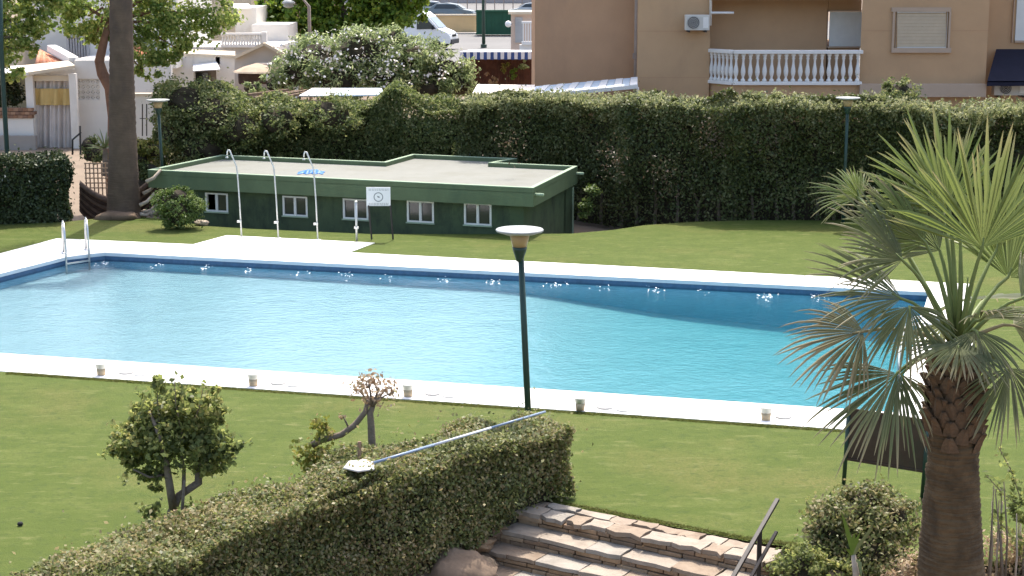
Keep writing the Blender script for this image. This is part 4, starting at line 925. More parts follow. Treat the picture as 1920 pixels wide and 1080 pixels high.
xs = [A0] + [q for w in wins for q in (w[0], w[1])] + [A1]
for i in range(0, len(xs), 2): wbox(xs[i], xs[i+1], OV, OV+0.15, zB, zT, mb)
for w in wins: wbox(w[0], w[1], OV, OV+0.15, zB, w[2], mb); wbox(w[0], w[1], OV, OV+0.15, w[3], zT, mb)
mb.build('front_wall', M_gdark, ph)
mb = MB(); bb = BR[1] - 0.25
wbox(A1-0.15, A1, OV+0.151, bb, zB, zT, mb); mb.build('end_wall', M_gdark, ph)
mb = MB(); wbox(A0, A0+0.15, OV+0.151, BLa[1]-0.2, zB, zT, mb); wbox(A0, A1, BLa[1]-0.2, BLa[1]-0.05, zB, zT, mb); mb.build('back_wall', M_gdark, ph)
mb = MB(); wbox(A0+0.15, A1-0.15, 1.2, 1.25, zB, zT, mb); mb.build('dark_interior_sheet', M_dark, ph)  # black sheet paints the unlit inside behind the windows
mb = MB(); wbox(A1-0.005, A1+0.02, bb-0.06, bb+0.02, zB, zT-0.05, mb); mb.build('corner_strip', M_gtop, ph)
for a0, a1, z0, z1, opn in wins:
    wd = bpy.data.objects.new('window', None); COL.objects.link(wd); wd.parent = ph; wd.location = HP((a0+a1)/2, OV, (z0+z1)/2) - wloc(ph)
    t = 0.035; mb = MB()
    wbox(a0-0.01, a0+t, OV-0.012, OV+0.06, z0, z1, mb); wbox(a1-t, a1+0.01, OV-0.012, OV+0.06, z0, z1, mb)
    wbox(a0+t, a1-t, OV-0.012, OV+0.06, z1-t, z1, mb); wbox(a0+t, a1-t, OV-0.012, OV+0.06, z0, z0+t, mb)
    am = (a0+a1)/2; wbox(am-0.03, am+0.03, OV-0.014, OV+0.055, z0+t, z1-t, mb); mb.build('frame', M_frame, wd)
    for q0, q1, k in ((a0+t, am-0.03, 0), (am+0.03, a1-t, 1)):
        if opn and k == 0: continue
        mb = MB(); wbox(q0, q1, OV+0.02, OV+0.026, z0+t, z1-t, mb); mb.build('pane', M_glass, wd)
    mb = MB(); wbox(a0-0.03, a1+0.03, OV-0.04, OV-0.013, z0-0.03, z0, mb); mb.build('sill', M_gtop, wd)
for a, b, dr in ((FLEN+0.0, 0.15, 1), (FLEN+BR[0]-FLEN, BR[1]-0.12, 1)):
    p = HP(a-0.05, b, 0.93); mb = MB(); mb.tube([p, p + fdir*0.24], 0.035, 10); mb.build('rain_spout', M_gtop, ph, smooth=True)
lp = onwall(613, 362, HP(0, OV), fdir); mb = MB(); mb.box(lp - bdir*0.05, (0.10, 0.10, 0.08), rz=math.atan2(fdir.y, fdir.x)); mb.build('wall_lamp', M_frame, ph, bevel=0.01)
# blue tarpaulin on the roof
tp = G(583, 324, 1.0); mb = MB(); n1, n2 = 22, 9; vs = []
for i in range(n1):
    for j in range(n2):
        x = (i/(n1-1)-0.5)*0.62; y = (j/(n2-1)-0.5)*0.42*(1 + 0.4*math.sin(i)); z = 0.03 + 0.10*abs(mnoise.noise(V3((x*6, y*7, 2)))) + 0.05*abs(mnoise.noise(V3((x*17, y*15, 5)))); e = min(1, 4*min(i, n1-1-i)/n1)*min(1, 3*min(j, n2-1-j)/n2)
        vs.append(tp + V3((x + 0.04*mnoise.noise(V3((x*4, y*9, 1))), y, z*e + 0.004)))
mb.add(vs, [(i*n2+j, (i+1)*n2+j, (i+1)*n2+j+1, i*n2+j+1) for i in range(n1-1) for j in range(n2-1)]); tag(mb.build('folded_tarp', M_blue, None, smooth=True), 'crumpled blue tarpaulin lying on the pump house roof', 'tarp')

# ================================================================== FAR SIDE OF THE LAWN: HEDGES, TRUNK, BUSH
bh = T('tall_hedge', 'tall wide dark green hedge closing off the far side of the lawn', 'hedge', (4, 39.6, 0))
path = [(-1.2, 43.5), (1.4, 42.6), (3.3, 40.8), (5.5, 39.75), (9.0, 39.3), (13.2, 39.0), (17, 38.8)]
# (right-hand side of this path faces the lawn)
hz = lambda x, y: 2.66 + 0.05*np.sin(x*0.9 + 1) + 0.05*np.sin(x*2.3) + np.interp(x, [-2, 0.8, 3.0, 6, 12], [-0.24, -0.18, -0.02, 0.02, -0.05])
hedge_core(path, 1.5, -0.6, hz, bh, 0.44)
P_, N_ = hedge_points(path, 1.5, -0.45, hz, 1500, 0.36, 1.5, 0.45)
leaves('foliage', P_, L_hedge, bh, 0.085, 0.045, N=N_*0.8, spread=0.85)
for cu, cv, nn2 in [(1340, 245, 260), (1360, 262, 160), (1440, 262, 120), (1250, 330, 120), (1150, 300, 120), (960, 270, 90), (1470, 240, 80)]:
    c = D(cu, cv, 38.75); wpn = leaves('withered_patch', np.array(c) + rng.normal(0, 1, (nn2, 3))*np.array([0.22, 0.10, 0.26]), L_brown, bh, 0.075, 0.03); wpn['kind'] = 'stuff'
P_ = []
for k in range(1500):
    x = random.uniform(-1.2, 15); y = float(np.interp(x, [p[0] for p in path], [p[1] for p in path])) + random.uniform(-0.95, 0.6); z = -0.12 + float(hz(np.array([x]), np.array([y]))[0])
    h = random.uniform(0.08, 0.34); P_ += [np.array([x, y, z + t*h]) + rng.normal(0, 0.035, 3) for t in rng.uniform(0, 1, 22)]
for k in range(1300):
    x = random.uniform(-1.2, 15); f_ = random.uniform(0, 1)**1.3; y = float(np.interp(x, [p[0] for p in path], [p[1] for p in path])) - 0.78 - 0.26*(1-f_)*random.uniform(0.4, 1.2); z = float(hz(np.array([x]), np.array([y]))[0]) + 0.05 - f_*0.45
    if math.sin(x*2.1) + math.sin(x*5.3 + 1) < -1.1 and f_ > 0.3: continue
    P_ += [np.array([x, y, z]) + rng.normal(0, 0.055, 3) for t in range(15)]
leaves('lit_shoots', np.array(P_), L_lit_shoot, bh, 0.085, 0.04)  # pale new growth, also painting the sunlit band along the hedge top
mb = MB()
for k in range(34):
    x = -1 + k*0.46 + random.uniform(-0.15, 0.15); y = float(np.interp(x, [p[0] for p in path], [p[1] for p in path])) - 0.5
    mb.tube([(x, y, -0.6), (x + random.uniform(-0.1, 0.1), y, 0.2), (x + random.uniform(-0.2, 0.2), y + 0.2, 0.9)], [0.05, 0.04, 0.02], 6)
mb.build('stem', M_bark, bh)
bush('shoot_clump', 'taller rounded clump rising above the tall hedge in front of the tan flats', [B(1690, 175, 39.8, 0.42, 0.4, 0.36), B(1700, 195, 39.7, 0.5, 0.4, 0.3)], 2600, L_hedge2, 0.08, 0.045, (9.4, 39.8, 0))
bush('leafy_shrub', 'sunlit pale green shrub low in the gap beside the pump house', [B(1110, 372, 39.6, 0.24, 0.25, 0.28), B(1095, 395, 39.5, 0.18)], 900, L_bush, 0.08, 0.04, D(1110, 410, 39.6), core=False, shell=0.3)
# mixed hedge behind the pump house
mh = T('mixed_hedge', 'uneven olive-green hedge of mixed shrubs behind the pump house roof', 'hedge', (-5, 44, 0))
path2 = [(-9.6, 44.9), (-6.5, 44.8), (-3.2, 44.4), (-0.6, 43.6)]
hz2 = lambda x, y: 2.50 + 0.16*np.sin(x*1.7) + 0.10*np.sin(x*3.9 + 1) + np.interp(x, [-9.6, -8, -6.6, -5.5, -3, -1], [0.15, 0.15, -0.15, -0.1, -0.05, 0.05])
hedge_core(path2, 1.5, -0.5, hz2, mh, 0.45)
P_, N_ = hedge_points(path2, 1.5, -0.5, hz2, 1500, 0.34, 1.4, 0.3)
leaves('foliage', P_, L_hedge2, mh, 0.09, 0.05, N=N_*0.8, spread=0.9)
bush('pittosporum', 'broad rounded shrub heading the mixed hedge by the lamp', [B(350, 190, 43.4, 0.85, 0.7, 0.6), B(400, 215, 43.2, 0.8, 0.7, 0.65), B(330, 240, 43.4, 0.6, 0.6, 0.7), B(450, 240, 43.2, 0.7, 0.6, 0.6), B(380, 280, 43.2, 0.8, 0.6, 0.6), B(520, 225, 43.3, 0.7, 0.6, 0.55), B(620, 215, 43.0, 0.75, 0.6, 0.5)], 16000, L_hedge2, 0.085, 0.05, D(400, 330, 43.4), cat='shrub', shell=0.6)
# dark hedge at the left
lh = T('dark_hedge', 'dense dark green hedge with white blossoms beside the palm trunk', 'hedge', (-12, 38.4, 0))
lp_ = [(-17, 37.5), (-13.3, 37.9), (-10.65, 39.1)]
hl = lambda x, y: 1.52 + 0.06*np.sin(x*2.5) + np.interp(x, [-13, -10.7], [0.0, 0.0])
hedge_core(lp_, 1.2, -0.2, hl, lh, 0.26)
P_, N_ = hedge_points(lp_, 1.2, -0.03, hl, 1900, 0.16, 2.0)
leaves('foliage', P_, L_dark, lh, 0.08, 0.045, N=N_*0.8, spread=0.85)
fl = []
for k in range(60):
    i = rng.integers(0, len(P_)); p = P_[i]
    if p[1] < 38.9 and p[2] < 1.2: fl.append(p + np.array([0.0, -0.10, 0]) + rng.normal(0, 0.05, 3))
leaves('blossom', np.array(fl), M_flower, lh, 0.07, 0.06)
# tall palm trunk, its crown far above
pt0 = G(232, 404); tp_ = T('tall_palm', 'thick bare palm trunk rising out of view between the dark hedge and the pump house', 'palm', pt0)
mb = MB(); n = 22; zs = np.linspace(-0.2, 11.5, 170); vs = []
for z in zs:
    r_ = float(np.interp(z, [-0.2, 0.1, 0.6, 1.6, 4, 11.5], [0.48, 0.41, 0.375, 0.335, 0.275, 0.22])); cx = 0.032*z
    for k in range(n):
        w = 2*math.pi*k/n; vs.append(pt0 + V3((cx + math.cos(w)*(r_ + 0.008*math.sin(z*40 + 2*mnoise.noise(V3((math.cos(w), math.sin(w), z)))) + 0.015*mnoise.noise(V3((math.cos(w)*2, math.sin(w)*2, z*6)))), math.sin(w)*r_, z)))
mb.add(vs, [(i*n+k, i*n+(k+1)%n, (i+1)*n+(k+1)%n, (i+1)*n+k) for i in range(len(zs)-1) for k in range(n)]); mb.build('trunk', mat('tall_palm_bark', (0.105, 0.075, 0.052), 0.95, 0.25, 3, 0.8, 5, bstretch=(1, 1, 5), stain=(0.075, 0.055, 0.044), stain_scale=2.5), tp_, smooth=True)
hh = pt0 + V3((0.36, 0, 11.4))
for k in range(14):
    w = k*2.4; el = R(-15 + 75*((k*7) % 14)/14); d = V3((math.cos(w)*math.cos(el), math.sin(w)*math.cos(el), math.sin(el)))
    frond(tp_, hh, hh + d*1.1, d + V3((0,0,-0.15)), V3((0,0,1)) + d*0.2, 1.2, span=150, nseg=22, droop=0.3, m=F_mid, seed=40+k)
mb = MB(); mb.blob(pt0 + V3((-0.05, -0.45, 0.02)), (0.55, 0.3, 0.16), 0.4, 2, 14, 8); tag(mb.build('root_mound', M_soil, None, smooth=True), 'reddish earth mound at the foot of the tall palm trunk', 'mound')
# clipped round bush by the pump house
bush('globe_bush', 'bright green round bush on the lawn beside the pump house', [B(335, 392, 37.4, 0.42, 0.42, 0.36), B(312, 385, 37.4, 0.30, 0.3, 0.28), B(358, 390, 37.5, 0.30, 0.3, 0.26), B(336, 366, 37.4, 0.30, 0.3, 0.18), B(330, 412, 37.4, 0.26, 0.25, 0.2)], 9000, L_bush, 0.065, 0.028, G(335, 428), shell=0.8)
for i in range(9):
    p = G(268 + i*6.5 + random.uniform(-3, 3), 402 + random.uniform(-3, 3)); 
    if i > 4: p = G(372 + (i-5)*4, 421 + random.uniform(-2, 2))
    mb = MB(); mb.blob(p + V3((0,0,0.05)), (0.10, 0.08, 0.06), 0.5, i, 9, 6); tag(mb.build('pale_stone', M_palew, None), 'pale stone on the ground around the globe bush', 'stone', 'pale stones by the globe bush')
# heap of cut palm stalks
for i in range(12):
    u0 = random.uniform(262, 300); v0 = random.uniform(385, 404); y_ = 39.3 + random.uniform(-0.2, 0.3); l_ = random.uniform(20, 48); an = random.uniform(-0.5, 0.9)
    if i < 3: u0, v0, l_, an = 262 + i*6, 385 - i*22, 38, 0.75
    a, b = D(u0, v0, y_), D(u0 + l_*math.cos(an), v0 - l_*math.sin(an)*0.9, y_ + 0.2); m_ = (a+b)/2 + V3((0,0,-0.06))
    mb = MB(); mb.tube([a, m_, b], [0.05, 0.042, 0.03], 7); tag(mb.build('cut_stalk', M_palew, None, smooth=True), 'pale cut palm stalk in the heap beside the tall palm trunk', 'stalk', 'heap of cut palm stalks')
# slung brown netting behind the trunk
nn_ = T('slung_netting', 'brown netting slung in folds behind the tall palm trunk', 'netting', D(220, 395, 39.9))
for k in range(9):
    mb = MB(); pts = []
    for t in np.linspace(0, 1, 13):
        u = 150 + t*145; v = 338 + k*6.0 + 44*(1 - (2*t-1)**2)*(0.75 + 0.03*k) - (18 if t > 0.5 else 0)*(2*t-1); pts.append(D(u, min(v, 400), 40.0 + 0.05*k))
    mb = MB(); vs = []
    for p in pts: vs += [p, p + V3((0.0, -0.10, -0.10)), p + V3((0, 0.0, -0.17))]
    mb.add(vs, [f for i in range(12) for f in ((3*i, 3*i+3, 3*i+4, 3*i+1), (3*i+1, 3*i+4, 3*i+5, 3*i+2))]); mb.build('fold', M_ham if k % 2 else mat('netting_light', (0.16, 0.115, 0.09), 0.9, 0.3, 8), nn_, smooth=True)
# lattice panel
lt = T('lattice_panel', 'tan wooden lattice panel between the dark hedge and the tall palm trunk', 'trellis', D(182, 350, 40.6))
pA, pB = D(160, 306, 40.6), D(207, 352, 40.6); M_lat = mat('lattice_wood', (0.42, 0.29, 0.19), 0.85, 0.2, 6)
for i in range(7):
    x = pA.x + (pB.x-pA.x)*i/6; mb = MB(); mb.box((x, 40.6, (pA.z+pB.z)/2 - 0.1), (0.03, 0.02, pA.z-pB.z+0.2)); mb.build('upright_slat', M_lat, lt)
for i in range(6):
    z = pB.z + (pA.z-pB.z)*i/5; mb = MB(); mb.box(((pA.x+pB.x)/2, 40.575, z), (pB.x-pA.x+0.05, 0.02, 0.03)); mb.build('cross_slat', M_lat, lt)
# yucca and sunny shrub behind
yu = T('yucca', 'spiky grey-green yucca behind the lattice panel', 'plant', D(195, 300, 42.0)); c0 = D(197, 278, 42.0)
mb = MB(); mb.tube([D(197, 330, 42.0), c0], [0.08, 0.06], 8); mb.build('stem', M_bark, yu)
for k in range(36):
    w = k*2.4; el = R(random.uniform(-5, 80)); d = V3((math.cos(w)*math.cos(el), math.sin(w)*math.cos(el), math.sin(el))); l_ = random.uniform(0.4, 0.62)
    mb = MB(); s_ = d.orthogonal().normalized()*0.02; mb.add([c0 - s_, c0 + s_, c0 + d*l_*0.6 + s_*0.8, c0 + d*l_*0.6 - s_*0.8, c0 + d*l_ + V3((0,0,-0.04))], [(0,1,2,3), (3,2,4)]); mb.build('leaf', M_strap2 if k % 3 else M_palew, yu)
bush('sunny_shrub', 'yellow-green shrub between the tall palm trunk and the lamp', [B(265, 272, 42.6, 0.36, 0.3, 0.26), B(288, 282, 42.6, 0.32, 0.3, 0.24), B(262, 300, 42.6, 0.30, 0.3, 0.3)], 2600, L_yel, 0.08, 0.05, D(270, 345, 42.6), shell=0.5)
bush('dusky_shrub', 'shaded brown-green undergrowth below the yellow-green shrub', [B(280, 325, 42.4, 0.5, 0.3, 0.4), B(265, 350, 42.2, 0.4, 0.3, 0.3), B(175, 290, 42.4, 0.4, 0.3, 0.3), B(165, 270, 42.4, 0.25, 0.3, 0.2)], 3000, L_hedge2, 0.08, 0.045, D(280, 370, 42.4), shell=0.3)
# bent pipe posts by the hedge
bp = T('bent_fence_post', 'dark bent fence post above the dark hedge', 'post', D(136, 300, 40.6))
mb = MB(); mb.tube([D(151, 290, 40.6), D(150, 236, 40.6)], 0.022, 8); mb.build('upright', M_iron, bp); mb = MB(); mb.tube([D(136, 290, 40.6), D(136, 262, 40.6), D(152, 248, 40.6)], 0.024, 8); mb.build('elbow', M_iron, bp, smooth=True)

# ================================================================== TAN FLATS BEHIND THE HEDGE
def ubox(mbx, u0, u1, v0, v1, Y, dep, z0=None, z1=None):
    p, q = D(u0, v1, Y), D(u1, v0, Y); a = p.z if z0 is None else z0; b = q.z if z1 is None else z1
    mbx.box(((p.x+q.x)/2, Y + dep/2, (a+b)/2), (q.x-p.x, dep, b-a)); return mbx
ZTOP = 9.0
apt = T('apartment_block', 'tan rendered block of flats with a balustraded balcony behind the tall hedge', 'building', (9, 49, 0))
ubox(MB(), 1003, 1192, 0, 0, 48.9, 8, -0.3, ZTOP).build('brown_wing_wall', M_apt2, apt)
ubox(MB(), 1197, 1333, 0, 0, 48.0, 8.9, -0.3, ZTOP).build('wall', M_apt, apt)
zs0 = D(1500, 152, 48).z
mb = MB(); ubox(mb, 1333.2, 1553, 0, 0, 48.9, 7, -0.3, ZTOP); ubox(mb, 1553.2, 1616, 0, 90, 48.9, 7, -0.3, D(1580, 88, 48.9).z); ubox(mb, 1553.2, 1616, 0, 20, 48.9, 7, D(1580, 20, 48.9).z, ZTOP); mb.build('balcony_back_wall', mat('bay_render', (0.50, 0.33, 0.195), 0.9, 0.06, 1.2, 0.25, 50), apt)
a_, b_ = D(1617, 0, 47.4), D(1856, 0, 47.4); mb = MB(); mb.prism([(a_.x, 47.4), (b_.x, 47.4), (b_.x + 1.6, 55), (a_.x + 1.65, 55)], -0.3, ZTOP); mb.build('bay_wall', M_apt, apt)
ubox(MB(), 1856.2, 2300, 0, 0, 48.6, 8, -0.3, ZTOP).build('wall', M_apt, apt)
mb = MB(); p = D(1333, 0, 47.6); q = D(1616, 0, 47.6); mb.box(((p.x+q.x)/2, 48.4, D(1500, 1, 47.6).z + 0.15), (q.x-p.x-0.05, 1.2, 0.28)); mb.build('ceiling_slab', M_apt, apt)
mb = MB(); ubox(mb, 1552, 1616, 19, 22, 48.82, 0.07); ubox(mb, 1550, 1553.5, 19, 89, 48.82, 0.07); ubox(mb, 1552, 1616, 87, 90, 48.80, 0.09); sw = mb.build('shuttered_window', M_apt3, apt)
mb = MB()
ubox(mb, 1554, 1617.5, 22.2, 87, 48.87, 0.03)
mb.build('roller_shutter', M_blindw, sw)
# balcony
bl_ = MB(); p0 = D(1330, 150, 48.1); p1 = D(1374, 153, 47.25); p2 = D(1615, 153, 47.25)
bl_.prism([(p0.x, p0.y), (p1.x, p1.y), (p2.x, p2.y), (p2.x, 48.9), (p0.x, 48.9)], zs0 - 0.42, zs0 - 0.06); bl_.build('balcony_slab', M_apt, apt)
railh = D(1500, 94, 47.25).z - zs0
def run(a, b, z, w, h, name):
    mbb = MB(); mbb.beam(V3((a.x, a.y, z)), V3((b.x, b.y, z)), w, h); return mbb.build(name, M_balw, apt, bevel=0.01)
for a, b in ((p0, p1), (p1, p2)):
    e = (b-a); e.z = 0; e.normalize()
    run(a, b, zs0 - 0.01, 0.20, 0.095, 'plinth_rail'); run(a, b, zs0 + railh - 0.05, 0.22, 0.10, 'hand_rail')
bal = None; hb = railh - 0.14
spots = [p0.lerp(p1, (i+0.5)/6.0) for i in range(6)] + [p1.lerp(p2, (i+0.4)/18.0) for i in range(18)]
for p in spots:
    if bal is None:
        mb = MB(); pr = [(0.062, 0), (0.062, 0.06), (0.035, 0.09), (0.030, 0.14), (0.055, 0.22), (0.066, 0.30), (0.058, 0.40), (0.036, 0.52), (0.028, 0.62), (0.034, 0.68), (0.050, 0.72), (0.036, 0.76), (0.06, 0.80), (0.06, 0.86)]
        mb.lathe([(r_*1.05, z*hb/0.86) for r_, z in pr], 12); me = bpy.data.meshes.new('baluster'); me.from_pydata(mb.v, [], mb.f); me.materials.append(M_balw); me.polygons.foreach_set('use_smooth', [True]*len(me.polygons)); bal = me
    o = link('baluster', bal, apt); o.location = V3((p.x, p.y, zs0 + 0.038)) - wloc(apt)
# bay window
wz = 47.4
fr_ = bpy.data.objects.new('bay_window', None); COL.objects.link(fr_); fr_.parent = apt; fr_.location = D(1728, 58, wz) - wloc(apt)
mb = MB(); ubox(mb, 1672, 1784, 14, 22, wz-0.07, 0.09); ubox(mb, 1672, 1784, 90, 99, wz-0.09, 0.11); ubox(mb, 1672, 1679, 22, 90, wz-0.07, 0.09); ubox(mb, 1777, 1784, 22, 90, wz-0.07, 0.09); mb.build('surround', M_apt3, fr_)
mb = MB(); ubox(mb, 1679, 1682, 22, 90, wz-0.05, 0.06); ubox(mb, 1774, 1777, 22, 90, wz-0.05, 0.06); ubox(mb, 1682, 1774, 22, 24, wz-0.05, 0.06); ubox(mb, 1682, 1774, 88, 90, wz-0.05, 0.06); mb.build('frame', M_ac, fr_)
for k in range(10):
    mb = MB(); ubox(mb, 1682, 1774, 25 + k*6.3, 25 + k*6.3 + 6.0, wz-0.022 + 0.001*(k%2), 0.03); mb.build('blind_slat', M_blind, fr_)
mb = MB(); ubox(mb, 1897, 1903, 0, 80, 48.52, 0.09); ubox(mb, 1903, 1990, 76, 80, 48.52, 0.09); w2 = mb.build('shuttered_window', M_apt3, apt); ubox(MB(), 1903, 1990, -20, 76, 48.56, 0.05).build('roller_shutter', M_blindw, w2)
# ledges, pipes, joints
ubox(MB(), 1612, 1850, 158, 182, 47.1, 0.32, None, None).build('base_ledge', M_apt3, apt)
mb = MB(); x = D(1194.5, 0, 48.4).x; mb.tube([(x, 48.35, -0.2), (x, 48.35, ZTOP)], 0.075, 10); mb.build('downpipe', M_pipe, apt, smooth=True)
mb = MB(); x = D(1191, 0, 48.3).x; mb.box((x, 48.3, D(1191, 105, 48.3).z), (0.10, 0.06, 0.16)); mb.build('meter_box', M_pipe, apt)
for v in (58, 145): ubox(MB(), 1198, 1330, v, v+0.9, 47.994, 0.02).build('render_joint', M_apt2, apt)
for v in (57,): ubox(MB(), 1618, 1671, v, v+0.9, 47.394, 0.02).build('render_joint', M_apt2, apt); ubox(MB(), 1785, 1855, v, v+0.9, 47.394, 0.02).build('render_joint', M_apt2, apt)
mb = MB(); x = D(1333, 0, 47.9).x; mb.tube([(x, 47.93, D(1333, 48, 47.9).z), (x, 47.93, ZTOP)], 0.04, 8); mb.tube([D(1333, 24, 47.9), D(1376, 24, 47.9)], 0.035, 8); mb.build('conduit', M_balw, apt, smooth=True)
def ac(u0, u1, v0, v1, Y, label):
    p, q = D(u0, v1, Y), D(u1, v0, Y); c = (p+q)/2; o = T('air_conditioner', label, 'air conditioner', (c.x, Y, p.z), 'outdoor air conditioning units')
    w, h = q.x-p.x, q.z-p.z
    mb = MB(); mb.box((c.x, Y+0.16, c.z), (w, 0.30, h)); mb.build('casing', M_ac, o, bevel=0.012)
    mb = MB(); mb.lathe([(h*0.42, 0), (h*0.42, 0.02), (h*0.38, 0.024), (0.01, 0.024)], 22); b = mb.build('fan_grille', M_dark if False else mat('fan_dark', (0.10, 0.10, 0.10), 0.7, 0.2, 9), o, smooth=False, world=False); b.location = (-w*0.17, 0.012, h/2); b.rotation_euler = (math.pi/2, 0, 0)
    for k in range(4):
        mb = MB(); mb.tube([(0.0 + h*0.1*(k+1)*math.cos(a), h*0.1*(k+1)*math.sin(a), 0) for a in np.linspace(0, 2*math.pi, 17)], 0.006, 5); r_ = mb.build('ring', M_ac, b, world=False); r_.location = (0, 0, 0.028)
    mb = MB(); mb.box((c.x + w*0.34, Y+0.004, c.z), (w*0.22, 0.012, h*0.7)); mb.build('side_panel', M_balw, o)
    for s_ in (-0.35, 0.35): mb = MB(); mb.box((c.x + w*s_, Y+0.2, p.z-0.03), (0.05, 0.5, 0.05)); mb.build('bracket', M_iron, o)
ac(1285, 1331, 28, 57, 47.55, 'air conditioner on the tan wall beside the balustraded balcony')
ac(1864, 1930, 152, 179, 47.6, 'air conditioner below the dark awning of the tan flats')
aw = T('dark_awning', 'dark navy canvas awning slanting out from the tan flats', 'awning', D(1890, 155, 48.0))
mb = MB(); a, b, c, d = D(1868, 92, 48.5), D(1990, 92, 48.5), D(1975, 152, 46.9), D(1851, 152, 46.9); mb.extr([a, b, c, d], (0, 0, -0.03)); mb.build('canvas', M_navy, aw)
mb = MB(); mb.extr([d, c, c + V3((0,0,-0.14)), d + V3((0,0,-0.14))], (0, 0.02, 0)); mb.build('valance', M_navy, aw)

# lean-to roofs between hedge and flats
lr = T('corrugated_canopy', 'white corrugated lean-to roof beside the brown wing of the flats', 'canopy', D(1090, 165, 44.0))
A_, B_, C_, D_ = D(985, 180, 45.0), D(1196, 160, 45.0), D(1196, 146, 47.6), D(1005, 163, 47.6)
nr = 14
for k in range(nr):
    t0, t1 = k/nr, (k+1)/nr; mb = MB(); mb.extr([A_.lerp(B_, t0), A_.lerp(B_, t1 - 0.004), D_.lerp(C_, t1 - 0.004), D_.lerp(C_, t0)], (0, 0, 0.02 + 0.012*(k % 2))); mb.build('sheet_strip', M_sheet if k % 2 else M_bsheet, lr)
mb = MB(); mb.beam(A_ + V3((0,-0.03,-0.03)), B_ + V3((0,-0.03,-0.03)), 0.05, 0.10); mb.build('edge_beam', M_balw, lr)
for p in (A_, B_): mb = MB(); mb.tube([V3((p.x, p.y+0.1, -0.4)), V3((p.x, p.y+0.1, p.z-0.06))], 0.04, 8); mb.build('post', M_balw, lr)
ws = T('white_canopy', 'plain white sheet roof next to the corrugated lean-to', 'canopy', D(940, 172, 45))
mb = MB(); a, b, c, d = D(880, 187, 43.4), D(1000, 180, 43.4), D(1003, 161, 46.5), D(895, 160, 46.5); mb.extr([a, b, c, d], (0, 0, 0.03)); mb.build('sheet', mat('cream_sheet', (0.66, 0.60, 0.54), 0.7, 0.06, 2), ws)
for p in (a, b): mb = MB(); mb.tube([V3((p.x, p.y+0.1, -0.4)), V3((p.x, p.y+0.1, p.z))], 0.04, 8); mb.build('post', M_balw, ws)
ps = T('panel_canopy', 'bluish-white panel roof with timber rafters in front of the oleander', 'canopy', D(640, 175, 46))
a, b, c, d = D(560, 181, 45.2), D(722, 180, 45.2), D(716, 167, 47.5), D(585, 167, 47.5)
for k in range(5):
    mb = MB(); mb.extr([a.lerp(b, k/5+0.004), a.lerp(b, (k+1)/5-0.004), d.lerp(c, (k+1)/5-0.004), d.lerp(c, k/5+0.004)], (0, 0, 0.03)); mb.build('roof_panel', M_bsheet if k > 1 else M_sheet, ps)
for (u0, v0, u1, v1) in [(478, 184, 560, 171), (500, 184, 575, 170), (525, 184, 585, 172), (465, 178, 540, 169)]:
    mb = MB(); mb.beam(D(u0, v0, 45.0), D(u1, v1, 47.0), 0.07, 0.07); mb.build('rafter', M_wood, ps)
for p in (a, b): mb = MB(); mb.tube([V3((p.x, p.y+0.1, -0.4)), V3((p.x, p.y+0.1, p.z))], 0.05, 8); mb.build('post', M_wood, ps)

# ================================================================== TREES BEYOND
def tree(name, label, blobs, n, m, ls, lw, trunk, mbk, rads, limbs=(), shell=0.35):
    o = T(name, label, 'tree', trunk[0]); mb = MB(); mb.tube(trunk, rads, 9); mb.build('trunk', mbk, o, smooth=True)
    hub = trunk[-1]
    for b in blobs:
        c = V3(b[:3]); mb = MB(); mid = hub.lerp(c, 0.5) + V3((random.uniform(-.2,.2), random.uniform(-.2,.2), random.uniform(0,.3))); mb.tube([hub, mid, c], [rads[-1]*0.7, rads[-1]*0.4, 0.015], 6); mb.build('limb', mbk, o, smooth=True)
    P_, N_ = crown_points(blobs, n, shell); leaves('crown', P_, m, o, ls, lw, N=N_, spread=0.9); return o
t0 = G(-60, 372)
tree('garden_tree', 'leafy green tree whose crown hangs over the dark hedge and green pole', [B(30, 20, 43.0, 0.95, 1, 0.75), B(85, 15, 43.2, 0.65, 0.7, 0.6), B(5, 85, 43.0, 0.62, 0.7, 0.6), B(55, 70, 42.8, 0.40, 0.5, 0.42), B(15, 130, 42.9, 0.40, 0.4, 0.30), B(62, 95, 42.9, 0.16, 0.2, 0.2), B(-60, 40, 43, 1.1, 1.1, 1.1), B(-40, -60, 43, 1.4, 1.2, 1.0), B(60, -70, 43, 1.1, 1.1, 0.9)], 12000, L_tree, 0.13, 0.085, [V3((t0.x, 43, -0.3)), D(-58, 250, 43), D(-50, 90, 43)], M_bark, [0.2, 0.16, 0.12])
t0 = D(212, 380, 44.5)
tree('leaning_tree', 'green tree with a curved reddish trunk behind the tall palm', [B(165, 30, 44.6, 0.85, 0.8, 0.62), B(130, 10, 44.6, 0.5, 0.5, 0.45), B(270, 30, 44.8, 1.05, 0.9, 0.75), B(350, 45, 44.9, 0.85, 0.8, 0.62), B(405, 30, 45.0, 0.62, 0.6, 0.5), B(275, 95, 44.6, 0.72, 0.6, 0.48), B(300, 120, 44.6, 0.40, 0.4, 0.35), B(268, 135, 44.6, 0.28, 0.3, 0.22), B(180, 65, 44.6, 0.42, 0.4, 0.35), B(330, 90, 44.8, 0.5, 0.5, 0.35), B(250, -60, 44.8, 1.5, 1.2, 0.9), B(370, -50, 45, 1.0, 1.0, 0.8)], 16500, L_tree, 0.12, 0.075, [V3((t0.x, 44.5, -0.4)), D(214, 220, 44.5), D(207, 165, 44.5), D(192, 138, 44.5), D(186, 115, 44.5), D(194, 80, 44.5), D(205, 40, 44.5)], M_redbark, [0.19, 0.17, 0.16, 0.15, 0.13, 0.11, 0.09])
t0 = D(650, 190, 74)
